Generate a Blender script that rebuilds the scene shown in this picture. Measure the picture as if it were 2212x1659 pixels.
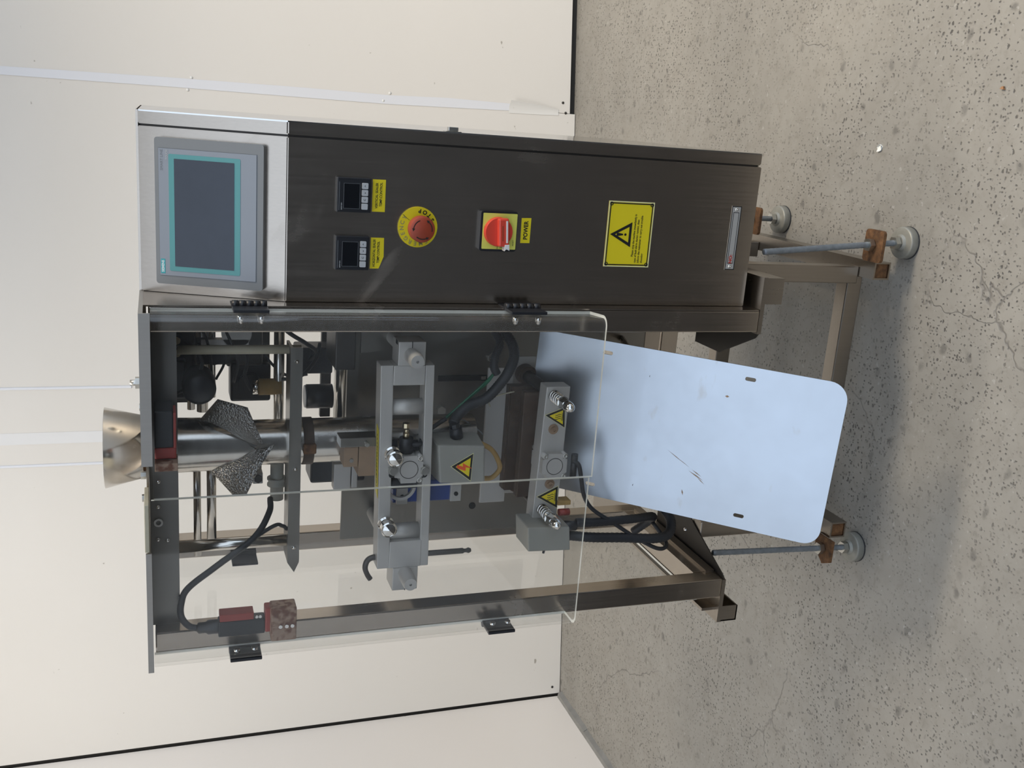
import bpy, bmesh, math, random
from mathutils import Vector, Matrix
random.seed(7)
for o in list(bpy.data.objects): bpy.data.objects.remove(o)
C = bpy.context.scene.collection
sc = bpy.context.scene

# ------------------------------------------------------------------ camera
CAM = Vector((.2695, -1.40, 1.26))
PITCH, ROLL, YAW, FPX = .341231, .0185272, -.2757096, 2143.05
def level_axes():
    fwd = Vector((0, math.cos(PITCH), -math.sin(PITCH)))
    dwn = Vector((0, -math.sin(PITCH), -math.cos(PITCH)))
    rgt = Vector((1, 0, 0))
    c, s = math.cos(ROLL), math.sin(ROLL)
    return rgt*c + dwn*s, -rgt*s + dwn*c, fwd
A_, B_, F_ = [Matrix.Rotation(-YAW, 3, 'Z') @ v for v in level_axes()]
cd = bpy.data.cameras.new('camera'); co = bpy.data.objects.new('camera', cd); C.objects.link(co)
cd.sensor_fit = 'HORIZONTAL'; cd.sensor_width = 36; cd.lens = FPX/2212*36
cd.clip_start = .02; cd.clip_end = 200
# the photographer held the phone sideways: picture right is the room's down
co.matrix_world = Matrix((( B_.x, A_.x, -F_.x, CAM.x), (B_.y, A_.y, -F_.y, CAM.y), (B_.z, A_.z, -F_.z, CAM.z), (0, 0, 0, 1)))
sc.camera = co

# ------------------------------------------------------------------ light
w = bpy.data.worlds.new('World'); sc.world = w; w.use_nodes = True
bg = w.node_tree.nodes['Background']; bg.inputs[0].default_value = (.80, .93, 1.12, 1); bg.inputs[1].default_value = 1.55
def area(name, loc, look, sx, sy, watts, col, spread=180):
    l = bpy.data.lights.new(name, 'AREA'); l.shape = 'RECTANGLE'; l.size = sx; l.size_y = sy; l.energy = watts; l.color = col; l.spread = math.radians(spread)
    o = bpy.data.objects.new(name, l); C.objects.link(o); o.location = loc
    d = Vector(look) - Vector(loc); o.rotation_euler = d.to_track_quat('-Z', 'Y').to_euler(); return o
# unseen ceiling lamps added for fill, narrow spread keeps upper wall dim; daylight comes in through the open front of the bay
area('fill_lamp', (1.85, .0, 2.9), (1.75, .35, 0), 1.2, .3, 50, (1, .87, .69), 112)
area('fill_lamp', (-1.0, -.1, 2.9), (-1.25, 1.2, .2), 1.5, .3, 15, (1, .95, .88), 100)
sc.view_settings.view_transform = 'Standard'; sc.view_settings.look = 'None'
sc.view_settings.exposure = 0; sc.view_settings.gamma = 1; sc.view_settings.use_curve_mapping = False

# ------------------------------------------------------------------ materials
MAT = {}
def nodes(name):
    m = bpy.data.materials.new(name); m.use_nodes = True; MAT[name] = m
    n = m.node_tree.nodes; return m, n, m.node_tree.links, n['Principled BSDF']
def simple(name, col, rough=.5, metal=0., spec=.5, var=0., vscale=40, bump=0., coat=0.):
    m, n, l, p = nodes(name)
    p.inputs['Base Color'].default_value = (*col, 1); p.inputs['Roughness'].default_value = rough
    p.inputs['Metallic'].default_value = metal; p.inputs['Specular IOR Level'].default_value = spec
    if coat: p.inputs['Coat Weight'].default_value = coat; p.inputs['Coat Roughness'].default_value = .05
    if var or bump:
        t = n.new('ShaderNodeTexCoord'); ns = n.new('ShaderNodeTexNoise'); ns.inputs['Scale'].default_value = vscale; ns.inputs['Detail'].default_value = 5
        l.new(t.outputs['Object'], ns.inputs['Vector'])
        if var:
            mx = n.new('ShaderNodeMix'); mx.data_type = 'RGBA'
            mx.inputs[6].default_value = (*[max(0, c*(1-var)) for c in col], 1); mx.inputs[7].default_value = (*[c*(1+var) for c in col], 1)
            l.new(ns.outputs['Fac'], mx.inputs[0]); l.new(mx.outputs[2], p.inputs['Base Color'])
        if bump:
            b = n.new('ShaderNodeBump'); b.inputs['Strength'].default_value = bump; b.inputs['Distance'].default_value = .002
            l.new(ns.outputs['Fac'], b.inputs['Height']); l.new(b.outputs['Normal'], p.inputs['Normal'])
    return m
def brushed(name, col, rough, stretch=(300, 300, 6), amt=.1, smudge=.12):
    m, n, l, p = nodes(name)
    p.inputs['Metallic'].default_value = 1
    t = n.new('ShaderNodeTexCoord'); mp = n.new('ShaderNodeMapping'); mp.inputs['Scale'].default_value = stretch
    ns = n.new('ShaderNodeTexNoise'); ns.inputs['Scale'].default_value = 1; ns.inputs['Detail'].default_value = 3
    sm = n.new('ShaderNodeTexNoise'); sm.inputs['Scale'].default_value = 9; sm.inputs['Detail'].default_value = 6; sm.inputs['Roughness'].default_value = .7
    l.new(t.outputs['Object'], mp.inputs['Vector']); l.new(mp.outputs['Vector'], ns.inputs['Vector']); l.new(t.outputs['Object'], sm.inputs['Vector'])
    a = n.new('ShaderNodeMath'); a.operation = 'MULTIPLY_ADD'; a.inputs[1].default_value = amt; a.inputs[2].default_value = rough - amt/2
    l.new(ns.outputs['Fac'], a.inputs[0])
    b = n.new('ShaderNodeMath'); b.operation = 'MULTIPLY_ADD'; b.inputs[1].default_value = smudge; l.new(sm.outputs['Fac'], b.inputs[0]); l.new(a.outputs[0], b.inputs[2])
    mk = n.new('ShaderNodeTexNoise'); mk.inputs['Scale'].default_value = 5.5; mk.inputs['Detail'].default_value = 4; mk.inputs['Distortion'].default_value = 1.2; l.new(t.outputs['Object'], mk.inputs['Vector'])
    mr = n.new('ShaderNodeMapRange'); mr.inputs[1].default_value = .60; mr.inputs[2].default_value = .75; mr.inputs[3].default_value = 0; mr.inputs[4].default_value = .16; l.new(mk.outputs['Fac'], mr.inputs[0])
    ad = n.new('ShaderNodeMath'); ad.operation = 'ADD'; l.new(b.outputs[0], ad.inputs[0]); l.new(mr.outputs[0], ad.inputs[1]); l.new(ad.outputs[0], p.inputs['Roughness'])
    mx = n.new('ShaderNodeMix'); mx.data_type = 'RGBA'; mx.inputs[6].default_value = (*[c*.93 for c in col], 1); mx.inputs[7].default_value = (*[c*1.06 for c in col], 1)
    l.new(ns.outputs['Fac'], mx.inputs[0]); l.new(mx.outputs[2], p.inputs['Base Color'])
    bp = n.new('ShaderNodeBump'); bp.inputs['Strength'].default_value = .08; bp.inputs['Distance'].default_value = .0005
    l.new(ns.outputs['Fac'], bp.inputs['Height']); l.new(bp.outputs['Normal'], p.inputs['Normal'])
    return m
brushed('steel', (.455, .40, .34), .17)
brushed('steel_rough', (.40, .375, .34), .42)
brushed('steel_stand', (.32, .285, .245), .24)
brushed('steel_dark', (.20, .19, .172), .28)
brushed('steel_side', (.66, .65, .62), .07, amt=.04, smudge=.05)
brushed('steel_plate', (.30, .285, .26), .26, (6, 300, 300))
brushed('steel_tube', (.66, .64, .60), .14, (6, 6, 120), .06)
brushed('alu', (.48, .465, .435), .45, (8, 200, 200), .1); MAT['alu'].node_tree.nodes['Principled BSDF'].inputs['Metallic'].default_value = .45
simple('polished', (.74, .73, .70), .10, 1)
simple('zinc', (.235, .23, .20), .45, .3, var=.25, vscale=60, bump=.3)
simple('zinc_rod', (.22, .24, .255), .5, .5, var=.4, vscale=90, bump=.5)
simple('bolt', (.55, .54, .50), .3, 1, var=.15, vscale=80)
simple('black_plastic', (.012, .013, .016), .4)
simple('black_gloss', (.006, .007, .009), .18)
simple('black_rubber', (.016, .017, .02), .55, bump=.2, vscale=200)
simple('dark_void', (.006, .006, .006), .8)
simple('grey_box', (.27, .265, .235), .5, var=.04)
simple('grey_plastic', (.20, .21, .215), .45)
simple('grey_face', (.25, .275, .31), .35)
simple('teal', (.09, .29, .295), .35)
simple('teal_logo', (.03, .33, .36), .4)
simple('screen', (.022, .028, .042), .12, var=.25, vscale=25)
simple('white_plastic', (.72, .71, .68), .4)
simple('key_grey', (.45, .46, .46), .45)
simple('yellow', (.72, .58, .012), .45)
simple('yellow_pale', (.66, .66, .12), .45)
simple('ink', (.008, .008, .008), .5)
simple('ink_soft', (.12, .13, .14), .5)
simple('ink_faded', (.30, .27, .10), .5)
simple('ink_red', (.45, .03, .02), .5)
simple('white_ink', (.75, .78, .78), .5)
simple('red_knob', (.62, .06, .035), .35)
simple('red_stop', (.30, .045, .018), .5, var=.1)
simple('red_cover', (.28, .035, .025), .5, var=.15)
simple('sticker_red', (.75, .09, .015), .5)
simple('cream_edge', (.72, .68, .36), .5)
simple('brown_block', (.26, .175, .11), .6, var=.2, vscale=120)
simple('heated_block', (.065, .042, .028), .6, .3, var=.5, vscale=90)
simple('blue_paint', (.025, .06, .26), .4)
simple('green_wire', (.005, .10, .045), .5)
simple('tan_sleeve', (.36, .23, .08), .8, var=.3, vscale=150)
simple('brass', (.55, .46, .30), .3, 1)
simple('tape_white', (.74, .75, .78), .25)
simple('tape_faint', (.745, .74, .73), .25)
simple('flap_white', (.8, .79, .76), .35)
simple('scrap', (.7, .7, .66), .4)
simple('leaf_brown', (.28, .14, .06), .7)
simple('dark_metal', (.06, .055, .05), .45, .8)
simple('label_beige', (.45, .41, .30), .5, var=.2)
# rusty brackets
m, n, l, p = nodes('rust')
t = n.new('ShaderNodeTexCoord'); ns = n.new('ShaderNodeTexNoise'); ns.inputs['Scale'].default_value = 60; ns.inputs['Detail'].default_value = 8; ns.inputs['Roughness'].default_value = .7
cr = n.new('ShaderNodeValToRGB'); e = cr.color_ramp.elements
e[0].position = .3; e[0].color = (.03, .014, .007, 1); e[1].position = .7; e[1].color = (.21, .10, .038, 1); k = e.new(.5); k.color = (.115, .052, .018, 1)
l.new(t.outputs['Object'], ns.inputs['Vector']); l.new(ns.outputs['Fac'], cr.inputs[0]); l.new(cr.outputs[0], p.inputs['Base Color']); p.inputs['Roughness'].default_value = .85
bp = n.new('ShaderNodeBump'); bp.inputs['Strength'].default_value = .5; bp.inputs['Distance'].default_value = .002; l.new(ns.outputs['Fac'], bp.inputs['Height']); l.new(bp.outputs['Normal'], p.inputs['Normal'])
# worn rusty patch on brown actuator block
m, n, l, p = nodes('worn_block')
t = n.new('ShaderNodeTexCoord'); ns = n.new('ShaderNodeTexNoise'); ns.inputs['Scale'].default_value = 90; ns.inputs['Detail'].default_value = 5
cr = n.new('ShaderNodeValToRGB'); e = cr.color_ramp.elements; e[0].position = .42; e[0].color = (.13, .05, .025, 1); e[1].position = .56; e[1].color = (.30, .20, .14, 1)
l.new(t.outputs['Object'], ns.inputs['Vector']); l.new(ns.outputs['Fac'], cr.inputs[0]); l.new(cr.outputs[0], p.inputs['Base Color']); p.inputs['Roughness'].default_value = .7
# forming collar: embossed sheet
m, n, l, p = nodes('embossed')
p.inputs['Metallic'].default_value = 1; p.inputs['Base Color'].default_value = (.46, .45, .43, 1); p.inputs['Roughness'].default_value = .34
t = n.new('ShaderNodeTexCoord'); vo = n.new('ShaderNodeTexVoronoi'); vo.inputs['Scale'].default_value = 330; l.new(t.outputs['Object'], vo.inputs['Vector'])
bp = n.new('ShaderNodeBump'); bp.inputs['Strength'].default_value = .9; bp.inputs['Distance'].default_value = .002; l.new(vo.outputs['Distance'], bp.inputs['Height']); l.new(bp.outputs['Normal'], p.inputs['Normal'])
# chute sheet: brushed with scratches and brown scuffs
m, n, l, p = nodes('chute_steel')
p.inputs['Metallic'].default_value = 1
t = n.new('ShaderNodeTexCoord')
mp = n.new('ShaderNodeMapping'); mp.inputs['Scale'].default_value = (260, 8, 8); l.new(t.outputs['Object'], mp.inputs[0])
ns = n.new('ShaderNodeTexNoise'); ns.inputs['Scale'].default_value = 1; l.new(mp.outputs[0], ns.inputs['Vector'])
sm = n.new('ShaderNodeTexNoise'); sm.inputs['Scale'].default_value = 7; sm.inputs['Detail'].default_value = 7; sm.inputs['Roughness'].default_value = .75; l.new(t.outputs['Object'], sm.inputs['Vector'])
mp2 = n.new('ShaderNodeMapping'); mp2.inputs['Rotation'].default_value = (0, .5, 0); mp2.inputs['Scale'].default_value = (18, 18, 60); l.new(t.outputs['Object'], mp2.inputs[0])
sc2 = n.new('ShaderNodeTexNoise'); sc2.inputs['Scale'].default_value = 1; sc2.inputs['Detail'].default_value = 6; l.new(mp2.outputs[0], sc2.inputs['Vector'])
cr = n.new('ShaderNodeValToRGB'); e = cr.color_ramp.elements; e[0].position = .66; e[0].color = (0, 0, 0, 1); e[1].position = .76; e[1].color = (1, 1, 1, 1); l.new(sc2.outputs['Fac'], cr.inputs[0])
mx = n.new('ShaderNodeMix'); mx.data_type = 'RGBA'; mx.inputs[6].default_value = (.455, .49, .53, 1); mx.inputs[7].default_value = (.36, .31, .26, 1)
ml = n.new('ShaderNodeMath'); ml.operation = 'MULTIPLY'; ml.inputs[1].default_value = .35; l.new(cr.outputs[0], ml.inputs[0]); l.new(ml.outputs[0], mx.inputs[0]); l.new(mx.outputs[2], p.inputs['Base Color'])
a = n.new('ShaderNodeMath'); a.operation = 'MULTIPLY_ADD'; a.inputs[1].default_value = .25; a.inputs[2].default_value = .20; l.new(sm.outputs['Fac'], a.inputs[0]); l.new(a.outputs[0], p.inputs['Roughness'])
bp = n.new('ShaderNodeBump'); bp.inputs['Strength'].default_value = .06; bp.inputs['Distance'].default_value = .0005; l.new(ns.outputs['Fac'], bp.inputs['Height']); l.new(bp.outputs['Normal'], p.inputs['Normal'])
# acrylic: thin clear sheet with a little haze
m, n, l, p = nodes('acrylic'); n.remove(p)
out = n['Material Output']; tr = n.new('ShaderNodeBsdfTransparent'); tr.inputs[0].default_value = (.985, .985, .98, 1)
gl = n.new('ShaderNodeBsdfGlossy'); gl.inputs['Roughness'].default_value = .03
lw = n.new('ShaderNodeLayerWeight'); lw.inputs[0].default_value = .5
pw = n.new('ShaderNodeMath'); pw.operation = 'POWER'; pw.inputs[1].default_value = 5; l.new(lw.outputs['Facing'], pw.inputs[0])
fr = n.new('ShaderNodeMath'); fr.operation = 'MULTIPLY_ADD'; fr.inputs[1].default_value = .7; fr.inputs[2].default_value = .035; l.new(pw.outputs[0], fr.inputs[0])
mx1 = n.new('ShaderNodeMixShader'); l.new(fr.outputs[0], mx1.inputs[0]); l.new(tr.outputs[0], mx1.inputs[1]); l.new(gl.outputs[0], mx1.inputs[2])
df = n.new('ShaderNodeBsdfDiffuse'); df.inputs[0].default_value = (.75, .75, .72, 1)
t = n.new('ShaderNodeTexCoord'); ns = n.new('ShaderNodeTexNoise'); ns.inputs['Scale'].default_value = 11; ns.inputs['Detail'].default_value = 6; ns.inputs['Roughness'].default_value = .65; l.new(t.outputs['Object'], ns.inputs['Vector'])
hz = n.new('ShaderNodeMapRange'); hz.inputs[1].default_value = .35; hz.inputs[2].default_value = .8; hz.inputs[3].default_value = .004; hz.inputs[4].default_value = .03; l.new(ns.outputs['Fac'], hz.inputs[0])
mx2 = n.new('ShaderNodeMixShader'); l.new(hz.outputs[0], mx2.inputs[0]); l.new(mx1.outputs[0], mx2.inputs[1]); l.new(df.outputs[0], mx2.inputs[2]); l.new(mx2.outputs[0], out.inputs[0])
# cut acrylic edges
m, n, l, p = nodes('acrylic_edge')
p.inputs['Base Color'].default_value = (.78, .78, .70, 1); p.inputs['Roughness'].default_value = .25; p.inputs['Transmission Weight'].default_value = .25

# walls
def panel_mat(name, col, rough, spec=.5, dirt=.12):
    m, n, l, p = nodes(name)
    t = n.new('ShaderNodeTexCoord')
    sp = n.new('ShaderNodeTexNoise'); sp.inputs['Scale'].default_value = 38; sp.inputs['Detail'].default_value = 2; l.new(t.outputs['Object'], sp.inputs['Vector'])
    cr = n.new('ShaderNodeValToRGB'); e = cr.color_ramp.elements; e[0].position = .76; e[0].color = (1, 1, 1, 1); e[1].position = .80; e[1].color = (.55, .53, .5, 1); l.new(sp.outputs['Fac'], cr.inputs[0])
    sm = n.new('ShaderNodeTexNoise'); sm.inputs['Scale'].default_value = 2.2; sm.inputs['Detail'].default_value = 6; l.new(t.outputs['Object'], sm.inputs['Vector'])
    mx = n.new('ShaderNodeMix'); mx.data_type = 'RGBA'; mx.inputs[6].default_value = (*[c*.96 for c in col], 1); mx.inputs[7].default_value = (*col, 1); l.new(sm.outputs['Fac'], mx.inputs[0])
    mu = n.new('ShaderNodeMix'); mu.data_type = 'RGBA'; mu.blend_type = 'MULTIPLY'; mu.inputs[0].default_value = 1; l.new(mx.outputs[2], mu.inputs[6]); l.new(cr.outputs[0], mu.inputs[7])
    l.new(mu.outputs[2], p.inputs['Base Color']); p.inputs['Roughness'].default_value = rough; p.inputs['Specular IOR Level'].default_value = spec
    wv = n.new('ShaderNodeTexNoise'); wv.inputs['Scale'].default_value = 5; wv.inputs['Detail'].default_value = 1; l.new(t.outputs['Object'], wv.inputs['Vector'])
    bp = n.new('ShaderNodeBump'); bp.inputs['Strength'].default_value = .12; bp.inputs['Distance'].default_value = .004; l.new(wv.outputs['Fac'], bp.inputs['Height']); l.new(bp.outputs['Normal'], p.inputs['Normal'])
panel_mat('wall_panel', (.745, .715, .665), .12, .2)
panel_mat('wall_cream', (.93, .87, .80), .35, .3)
simple('substrate', (.03, .028, .025), .8)
simple('kerb', (.22, .215, .20), .8, var=.25, vscale=25, bump=.5)
simple('dark_surround', (.022, .020, .018), .85, var=.3, vscale=60, bump=.4)  # dark tone of the added ground and wall behind the camera

# concrete floor
m, n, l, p = nodes('concrete')
t = n.new('ShaderNodeTexCoord')
def noise(scale, detail=4, rough=.5, vec=None, dist=0):
    x = n.new('ShaderNodeTexNoise'); x.inputs['Scale'].default_value = scale; x.inputs['Detail'].default_value = detail; x.inputs['Roughness'].default_value = rough; x.inputs['Distortion'].default_value = dist
    l.new(vec or t.outputs['Object'], x.inputs['Vector']); return x
def ramp(src, p0, p1, c0, c1):
    x = n.new('ShaderNodeValToRGB'); e = x.color_ramp.elements; e[0].position = p0; e[1].position = p1; e[0].color = (*c0, 1); e[1].color = (*c1, 1); l.new(src, x.inputs[0]); return x.outputs[0]
def mixc(f, a, b, bt='MIX'):
    x = n.new('ShaderNodeMix'); x.data_type = 'RGBA'; x.blend_type = bt
    if isinstance(f, float): x.inputs[0].default_value = f
    else: l.new(f, x.inputs[0])
    for s, v in ((6, a), (7, b)):
        if isinstance(v, tuple): x.inputs[s].default_value = (*v, 1)
        else: l.new(v, x.inputs[s])
    return x.outputs[2]
W1 = (1, 1, 1); K0 = (0, 0, 0)
base = mixc(ramp(noise(2.3, 6, .6).outputs['Fac'], .3, .7, K0, W1), (.245, .234, .210), (.30, .284, .252))
base = mixc(ramp(noise(14, 5, .6).outputs['Fac'], .35, .7, K0, W1), base, mixc(1.0, base, (.90, .89, .88), 'MULTIPLY'))
def spots(scale, r0, r1, thr, wob, stretch):
    mp = n.new('ShaderNodeMapping'); mp.inputs['Scale'].default_value = stretch; l.new(t.outputs['Object'], mp.inputs[0])
    wn_ = noise(scale*1.6, 2, .6); mv = n.new('ShaderNodeMix'); mv.data_type = 'VECTOR'; mv.inputs[0].default_value = wob
    l.new(mp.outputs[0], mv.inputs[4]); l.new(wn_.outputs['Color'], mv.inputs[5])
    v = n.new('ShaderNodeTexVoronoi'); v.inputs['Scale'].default_value = scale; l.new(mv.outputs[1], v.inputs['Vector'])
    sep = n.new('ShaderNodeSeparateColor'); l.new(v.outputs['Color'], sep.inputs[0])
    keep = ramp(sep.outputs[0], thr, min(thr+.25, 1), K0, W1)
    return mixc(1.0, ramp(v.outputs['Distance'], r0, r1, W1, K0), keep, 'MULTIPLY')
dens = ramp(noise(3.1, 4).outputs['Fac'], .36, .60, (.25, .25, .25), W1)
pitm = mixc(1.0, mixc(1.0, spots(75, .16, .30, .45, .010, (1, 1.5, 1)), spots(130, .16, .34, .35, .006, (1.3, 1, 1)), 'SCREEN'), dens, 'MULTIPLY')
pm2 = mixc(1.0, spots(26, .14, .30, .70, .022, (1, 1.3, 1)), (.75, .75, .75), 'MULTIPLY')
smu = ramp(noise(46, 8, .72, dist=.5).outputs['Fac'], .52, .68, K0, (.6, .6, .6))
base = mixc(smu, base, mixc(1.0, base, (.74, .73, .71), 'MULTIPLY'))
col = mixc(pitm, base, (.085, .08, .073))
col = mixc(pm2, col, (.115, .108, .098))
lt = ramp(noise(70, 2, .5).outputs['Fac'], .68, .72, K0, (.55, .55, .55))
col = mixc(lt, col, (.37, .355, .33))
# thin wandering cracks
cn = noise(3.0, 5, .6); cv = n.new('ShaderNodeMix'); cv.data_type = 'VECTOR'; cv.inputs[0].default_value = .16
l.new(t.outputs['Object'], cv.inputs[4]); l.new(cn.outputs['Color'], cv.inputs[5])
vo = n.new('ShaderNodeTexVoronoi'); vo.feature = 'DISTANCE_TO_EDGE'; vo.inputs['Scale'].default_value = 2.3; l.new(cv.outputs[1], vo.inputs['Vector'])
ck = ramp(vo.outputs['Distance'], .0005, .0035, W1, K0)
ckm = mixc(1.0, ck, ramp(noise(2.0, 3).outputs['Fac'], .50, .60, K0, (.8, .8, .8)), 'MULTIPLY')
col = mixc(ckm, col, (.13, .122, .112))
l.new(col, p.inputs['Base Color']); p.inputs['Roughness'].default_value = .62; p.inputs['Specular IOR Level'].default_value = .4
hs = n.new('ShaderNodeMath'); hs.operation = 'SUBTRACT'; hs.inputs[0].default_value = 1; l.new(mixc(1.0, pitm, ckm, 'ADD'), hs.inputs[1])
bp = n.new('ShaderNodeBump'); bp.inputs['Strength'].default_value = .5; bp.inputs['Distance'].default_value = .003; l.new(hs.outputs[0], bp.inputs['Height']); l.new(bp.outputs['Normal'], p.inputs['Normal'])

# ------------------------------------------------------------------ mesh helpers
def ortho(d):
    d = d.normalized(); a = Vector((0, 0, 1)) if abs(d.z) < .9 else Vector((1, 0, 0))
    u = d.cross(a).normalized(); return u, d.cross(u).normalized()
def spline(pts, sub=6):
    pts = [Vector(q) for q in pts]
    if len(pts) < 3: return pts
    P = [pts[0]*2-pts[1]] + pts + [pts[-1]*2-pts[-2]]; out = []
    for i in range(1, len(P)-2):
        for k in range(sub):
            s = k/sub; a, b, c, d = P[i-1], P[i], P[i+1], P[i+2]
            out.append(.5*((2*b)+(c-a)*s+(2*a-5*b+4*c-d)*s*s+(3*b-a-3*c+d)*s**3))
    out.append(pts[-1]); return out
class MB:
    def __init__(s): s.bm = bmesh.new()
    def box(s, x0, x1, y0, y1, z0, z1, mi=0, bev=0):
        x0, x1 = sorted((x0, x1)); y0, y1 = sorted((y0, y1)); z0, z1 = sorted((z0, z1))
        return s.hexa([(x0,y0,z0),(x1,y0,z0),(x1,y1,z0),(x0,y1,z0),(x0,y0,z1),(x1,y0,z1),(x1,y1,z1),(x0,y1,z1)], mi, bev)
    def hexa(s, P, mi=0, bev=0):
        v = [s.bm.verts.new(q) for q in P]; fs = []
        for f in ((3,2,1,0),(4,5,6,7),(0,1,5,4),(1,2,6,5),(2,3,7,6),(3,0,4,7)):
            q = s.bm.faces.new([v[i] for i in f]); q.material_index = mi; fs.append(q)
        if bev:
            es = set(e for f in fs for e in f.edges)
            r = bmesh.ops.bevel(s.bm, geom=list(es), offset=bev, segments=2, affect='EDGES', profile=.5, clamp_overlap=True)
            for f in r['faces']: f.material_index = mi; f.smooth = False
        return s
    def cyl(s, p0, p1, r0, r1=None, seg=20, mi=0, caps=True, cmi=None):
        p0, p1 = Vector(p0), Vector(p1); r1 = r0 if r1 is None else r1; u, v = ortho(p1-p0)
        R = []
        for p_, r in ((p0, r0), (p1, r1)):
            R.append([s.bm.verts.new(p_+(u*math.cos(2*math.pi*i/seg)+v*math.sin(2*math.pi*i/seg))*r) for i in range(seg)])
        for i in range(seg):
            f = s.bm.faces.new((R[0][i], R[0][(i+1) % seg], R[1][(i+1) % seg], R[1][i])); f.smooth = seg > 8; f.material_index = mi
        if caps:
            for k in (0, 1):
                f = s.bm.faces.new(R[k] if k else R[k][::-1]); f.material_index = mi if cmi is None else cmi
        return s
    def lathe(s, prof, c, d, seg=28, mi=0, cap0=False, cap1=False):
        c, d = Vector(c), Vector(d).normalized(); u, v = ortho(d); R = []
        for r, h in prof: R.append([s.bm.verts.new(c+d*h+(u*math.cos(2*math.pi*i/seg)+v*math.sin(2*math.pi*i/seg))*max(r, 1e-5)) for i in range(seg)])
        for a, b in zip(R, R[1:]):
            for i in range(seg):
                f = s.bm.faces.new((a[i], a[(i+1) % seg], b[(i+1) % seg], b[i])); f.smooth = True; f.material_index = mi
        if cap0: s.bm.faces.new(R[0][::-1]).material_index = mi
        if cap1: s.bm.faces.new(R[-1]).material_index = mi
        return s
    def prism(s, poly, axis, d0, d1, mi=0, smi=None, smooth=False):
        def mk(a, b, d): return {'x': (d, a, b), 'y': (a, d, b), 'z': (a, b, d)}[axis]
        A = [s.bm.verts.new(mk(a, b, d0)) for a, b in poly]; B = [s.bm.verts.new(mk(a, b, d1)) for a, b in poly]
        k = len(poly)
        for q in (A, B[::-1]): s.bm.faces.new(q).material_index = mi if smi is None else smi
        for i in range(k):
            f = s.bm.faces.new((A[i], B[i], B[(i+1) % k], A[(i+1) % k])); f.material_index = mi; f.smooth = smooth
        return s
    def tube(s, pts, r, seg=10, mi=0, sub=6, ribs=0):
        P = spline(pts, sub); u = None; R = []
        for i, q in enumerate(P):
            d = (P[min(i+1, len(P)-1)]-P[max(i-1, 0)]).normalized()
            if u is None: u, v = ortho(d)
            else: u = (u-d*u.dot(d)).normalized(); v = d.cross(u)
            rr = r*(1+(ribs if i % 2 else 0))
            R.append([s.bm.verts.new(q+(u*math.cos(2*math.pi*k/seg)+v*math.sin(2*math.pi*k/seg))*rr) for k in range(seg)])
        for a, b in zip(R, R[1:]):
            for k in range(seg):
                f = s.bm.faces.new((a[k], a[(k+1) % seg], b[(k+1) % seg], b[k])); f.smooth = True; f.material_index = mi
        s.bm.faces.new(R[0][::-1]).material_index = mi; s.bm.faces.new(R[-1]).material_index = mi
        return s
    def hexhead(s, p0, p1, r, mi=0):
        return s.cyl(p0, p1, r, seg=6, mi=mi)
    def grid(s, rows, mi=0, thick=0):
        V = [[s.bm.verts.new(q) for q in r] for r in rows]
        for a, b in zip(V, V[1:]):
            for i in range(len(a)-1):
                f = s.bm.faces.new((a[i], a[i+1], b[i+1], b[i])); f.smooth = True; f.material_index = mi
        return s
    def poly(s, pts, mi=0):
        s.bm.faces.new([s.bm.verts.new(q) for q in pts]).material_index = mi; return s
    def raw(s, V, Fs, mi=0):
        v = [s.bm.verts.new(q) for q in V]
        for f in Fs:
            try: s.bm.faces.new([v[i] for i in f]).material_index = mi
            except ValueError: pass
        return s
    def xf(s, M): s.bm.transform(M); return s
    def build(s, name, mats, parent=None, M=None, fix=True, sharp=None):
        if M is not None: s.bm.transform(M)
        org = Vector((0, 0, 0))
        q = parent
        while q is not None:
            org = org + Vector(q.location); q = q.parent
        bmesh.ops.translate(s.bm, verts=s.bm.verts, vec=-org)
        if fix: bmesh.ops.recalc_face_normals(s.bm, faces=s.bm.faces)
        me = bpy.data.meshes.new(name); s.bm.to_mesh(me); s.bm.free()
        for k in ([mats] if isinstance(mats, str) else mats): me.materials.append(MAT[k])
        if sharp: me.set_sharp_from_angle(angle=math.radians(sharp))
        o = bpy.data.objects.new(name, me); C.objects.link(o); o.parent = parent
        return o
def curve_mesh(splines, extrude):
    cu = bpy.data.curves.new('tmp', 'CURVE'); cu.dimensions = '2D'; cu.fill_mode = 'BOTH'; cu.extrude = extrude/2
    for pts in splines:
        sp = cu.splines.new('POLY'); sp.points.add(len(pts)-1); sp.use_cyclic_u = True
        for k, q in enumerate(pts): sp.points[k].co = (q[0], q[1], 0, 1)
    return _tomesh(cu)
def _tomesh(cu):
    o = bpy.data.objects.new('tmp', cu); C.objects.link(o)
    me = o.to_mesh(); V = [v.co.copy() for v in me.vertices]; Fs = [tuple(p_.vertices) for p_ in me.polygons]
    o.to_mesh_clear(); bpy.data.objects.remove(o); bpy.data.curves.remove(cu); return V, Fs
def text(s, size, at=(0, 0), align='CENTER', rot=0, sx=1., bold=0., z=0.):
    cu = bpy.data.curves.new('tmp', 'FONT'); cu.body = s; cu.size = size; cu.align_x = align; cu.align_y = 'CENTER'; cu.resolution_u = 3; cu.offset = bold
    V, Fs = _tomesh(cu); c, q = math.cos(rot), math.sin(rot)
    return [Vector((at[0]+(v.x*sx)*c-v.y*q, at[1]+(v.x*sx)*q+v.y*c, z)) for v in V], Fs
def rrect(x0, x1, y0, y1, r, k=5):
    out = []
    for cx, cy, a0 in ((x1-r, y1-r, 0), (x0+r, y1-r, 90), (x0+r, y0+r, 180), (x1-r, y0+r, 270)):
        for i in range(k+1):
            a = math.radians(a0+90*i/k); out.append((cx+r*math.cos(a), cy+r*math.sin(a)))
    return out
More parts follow.
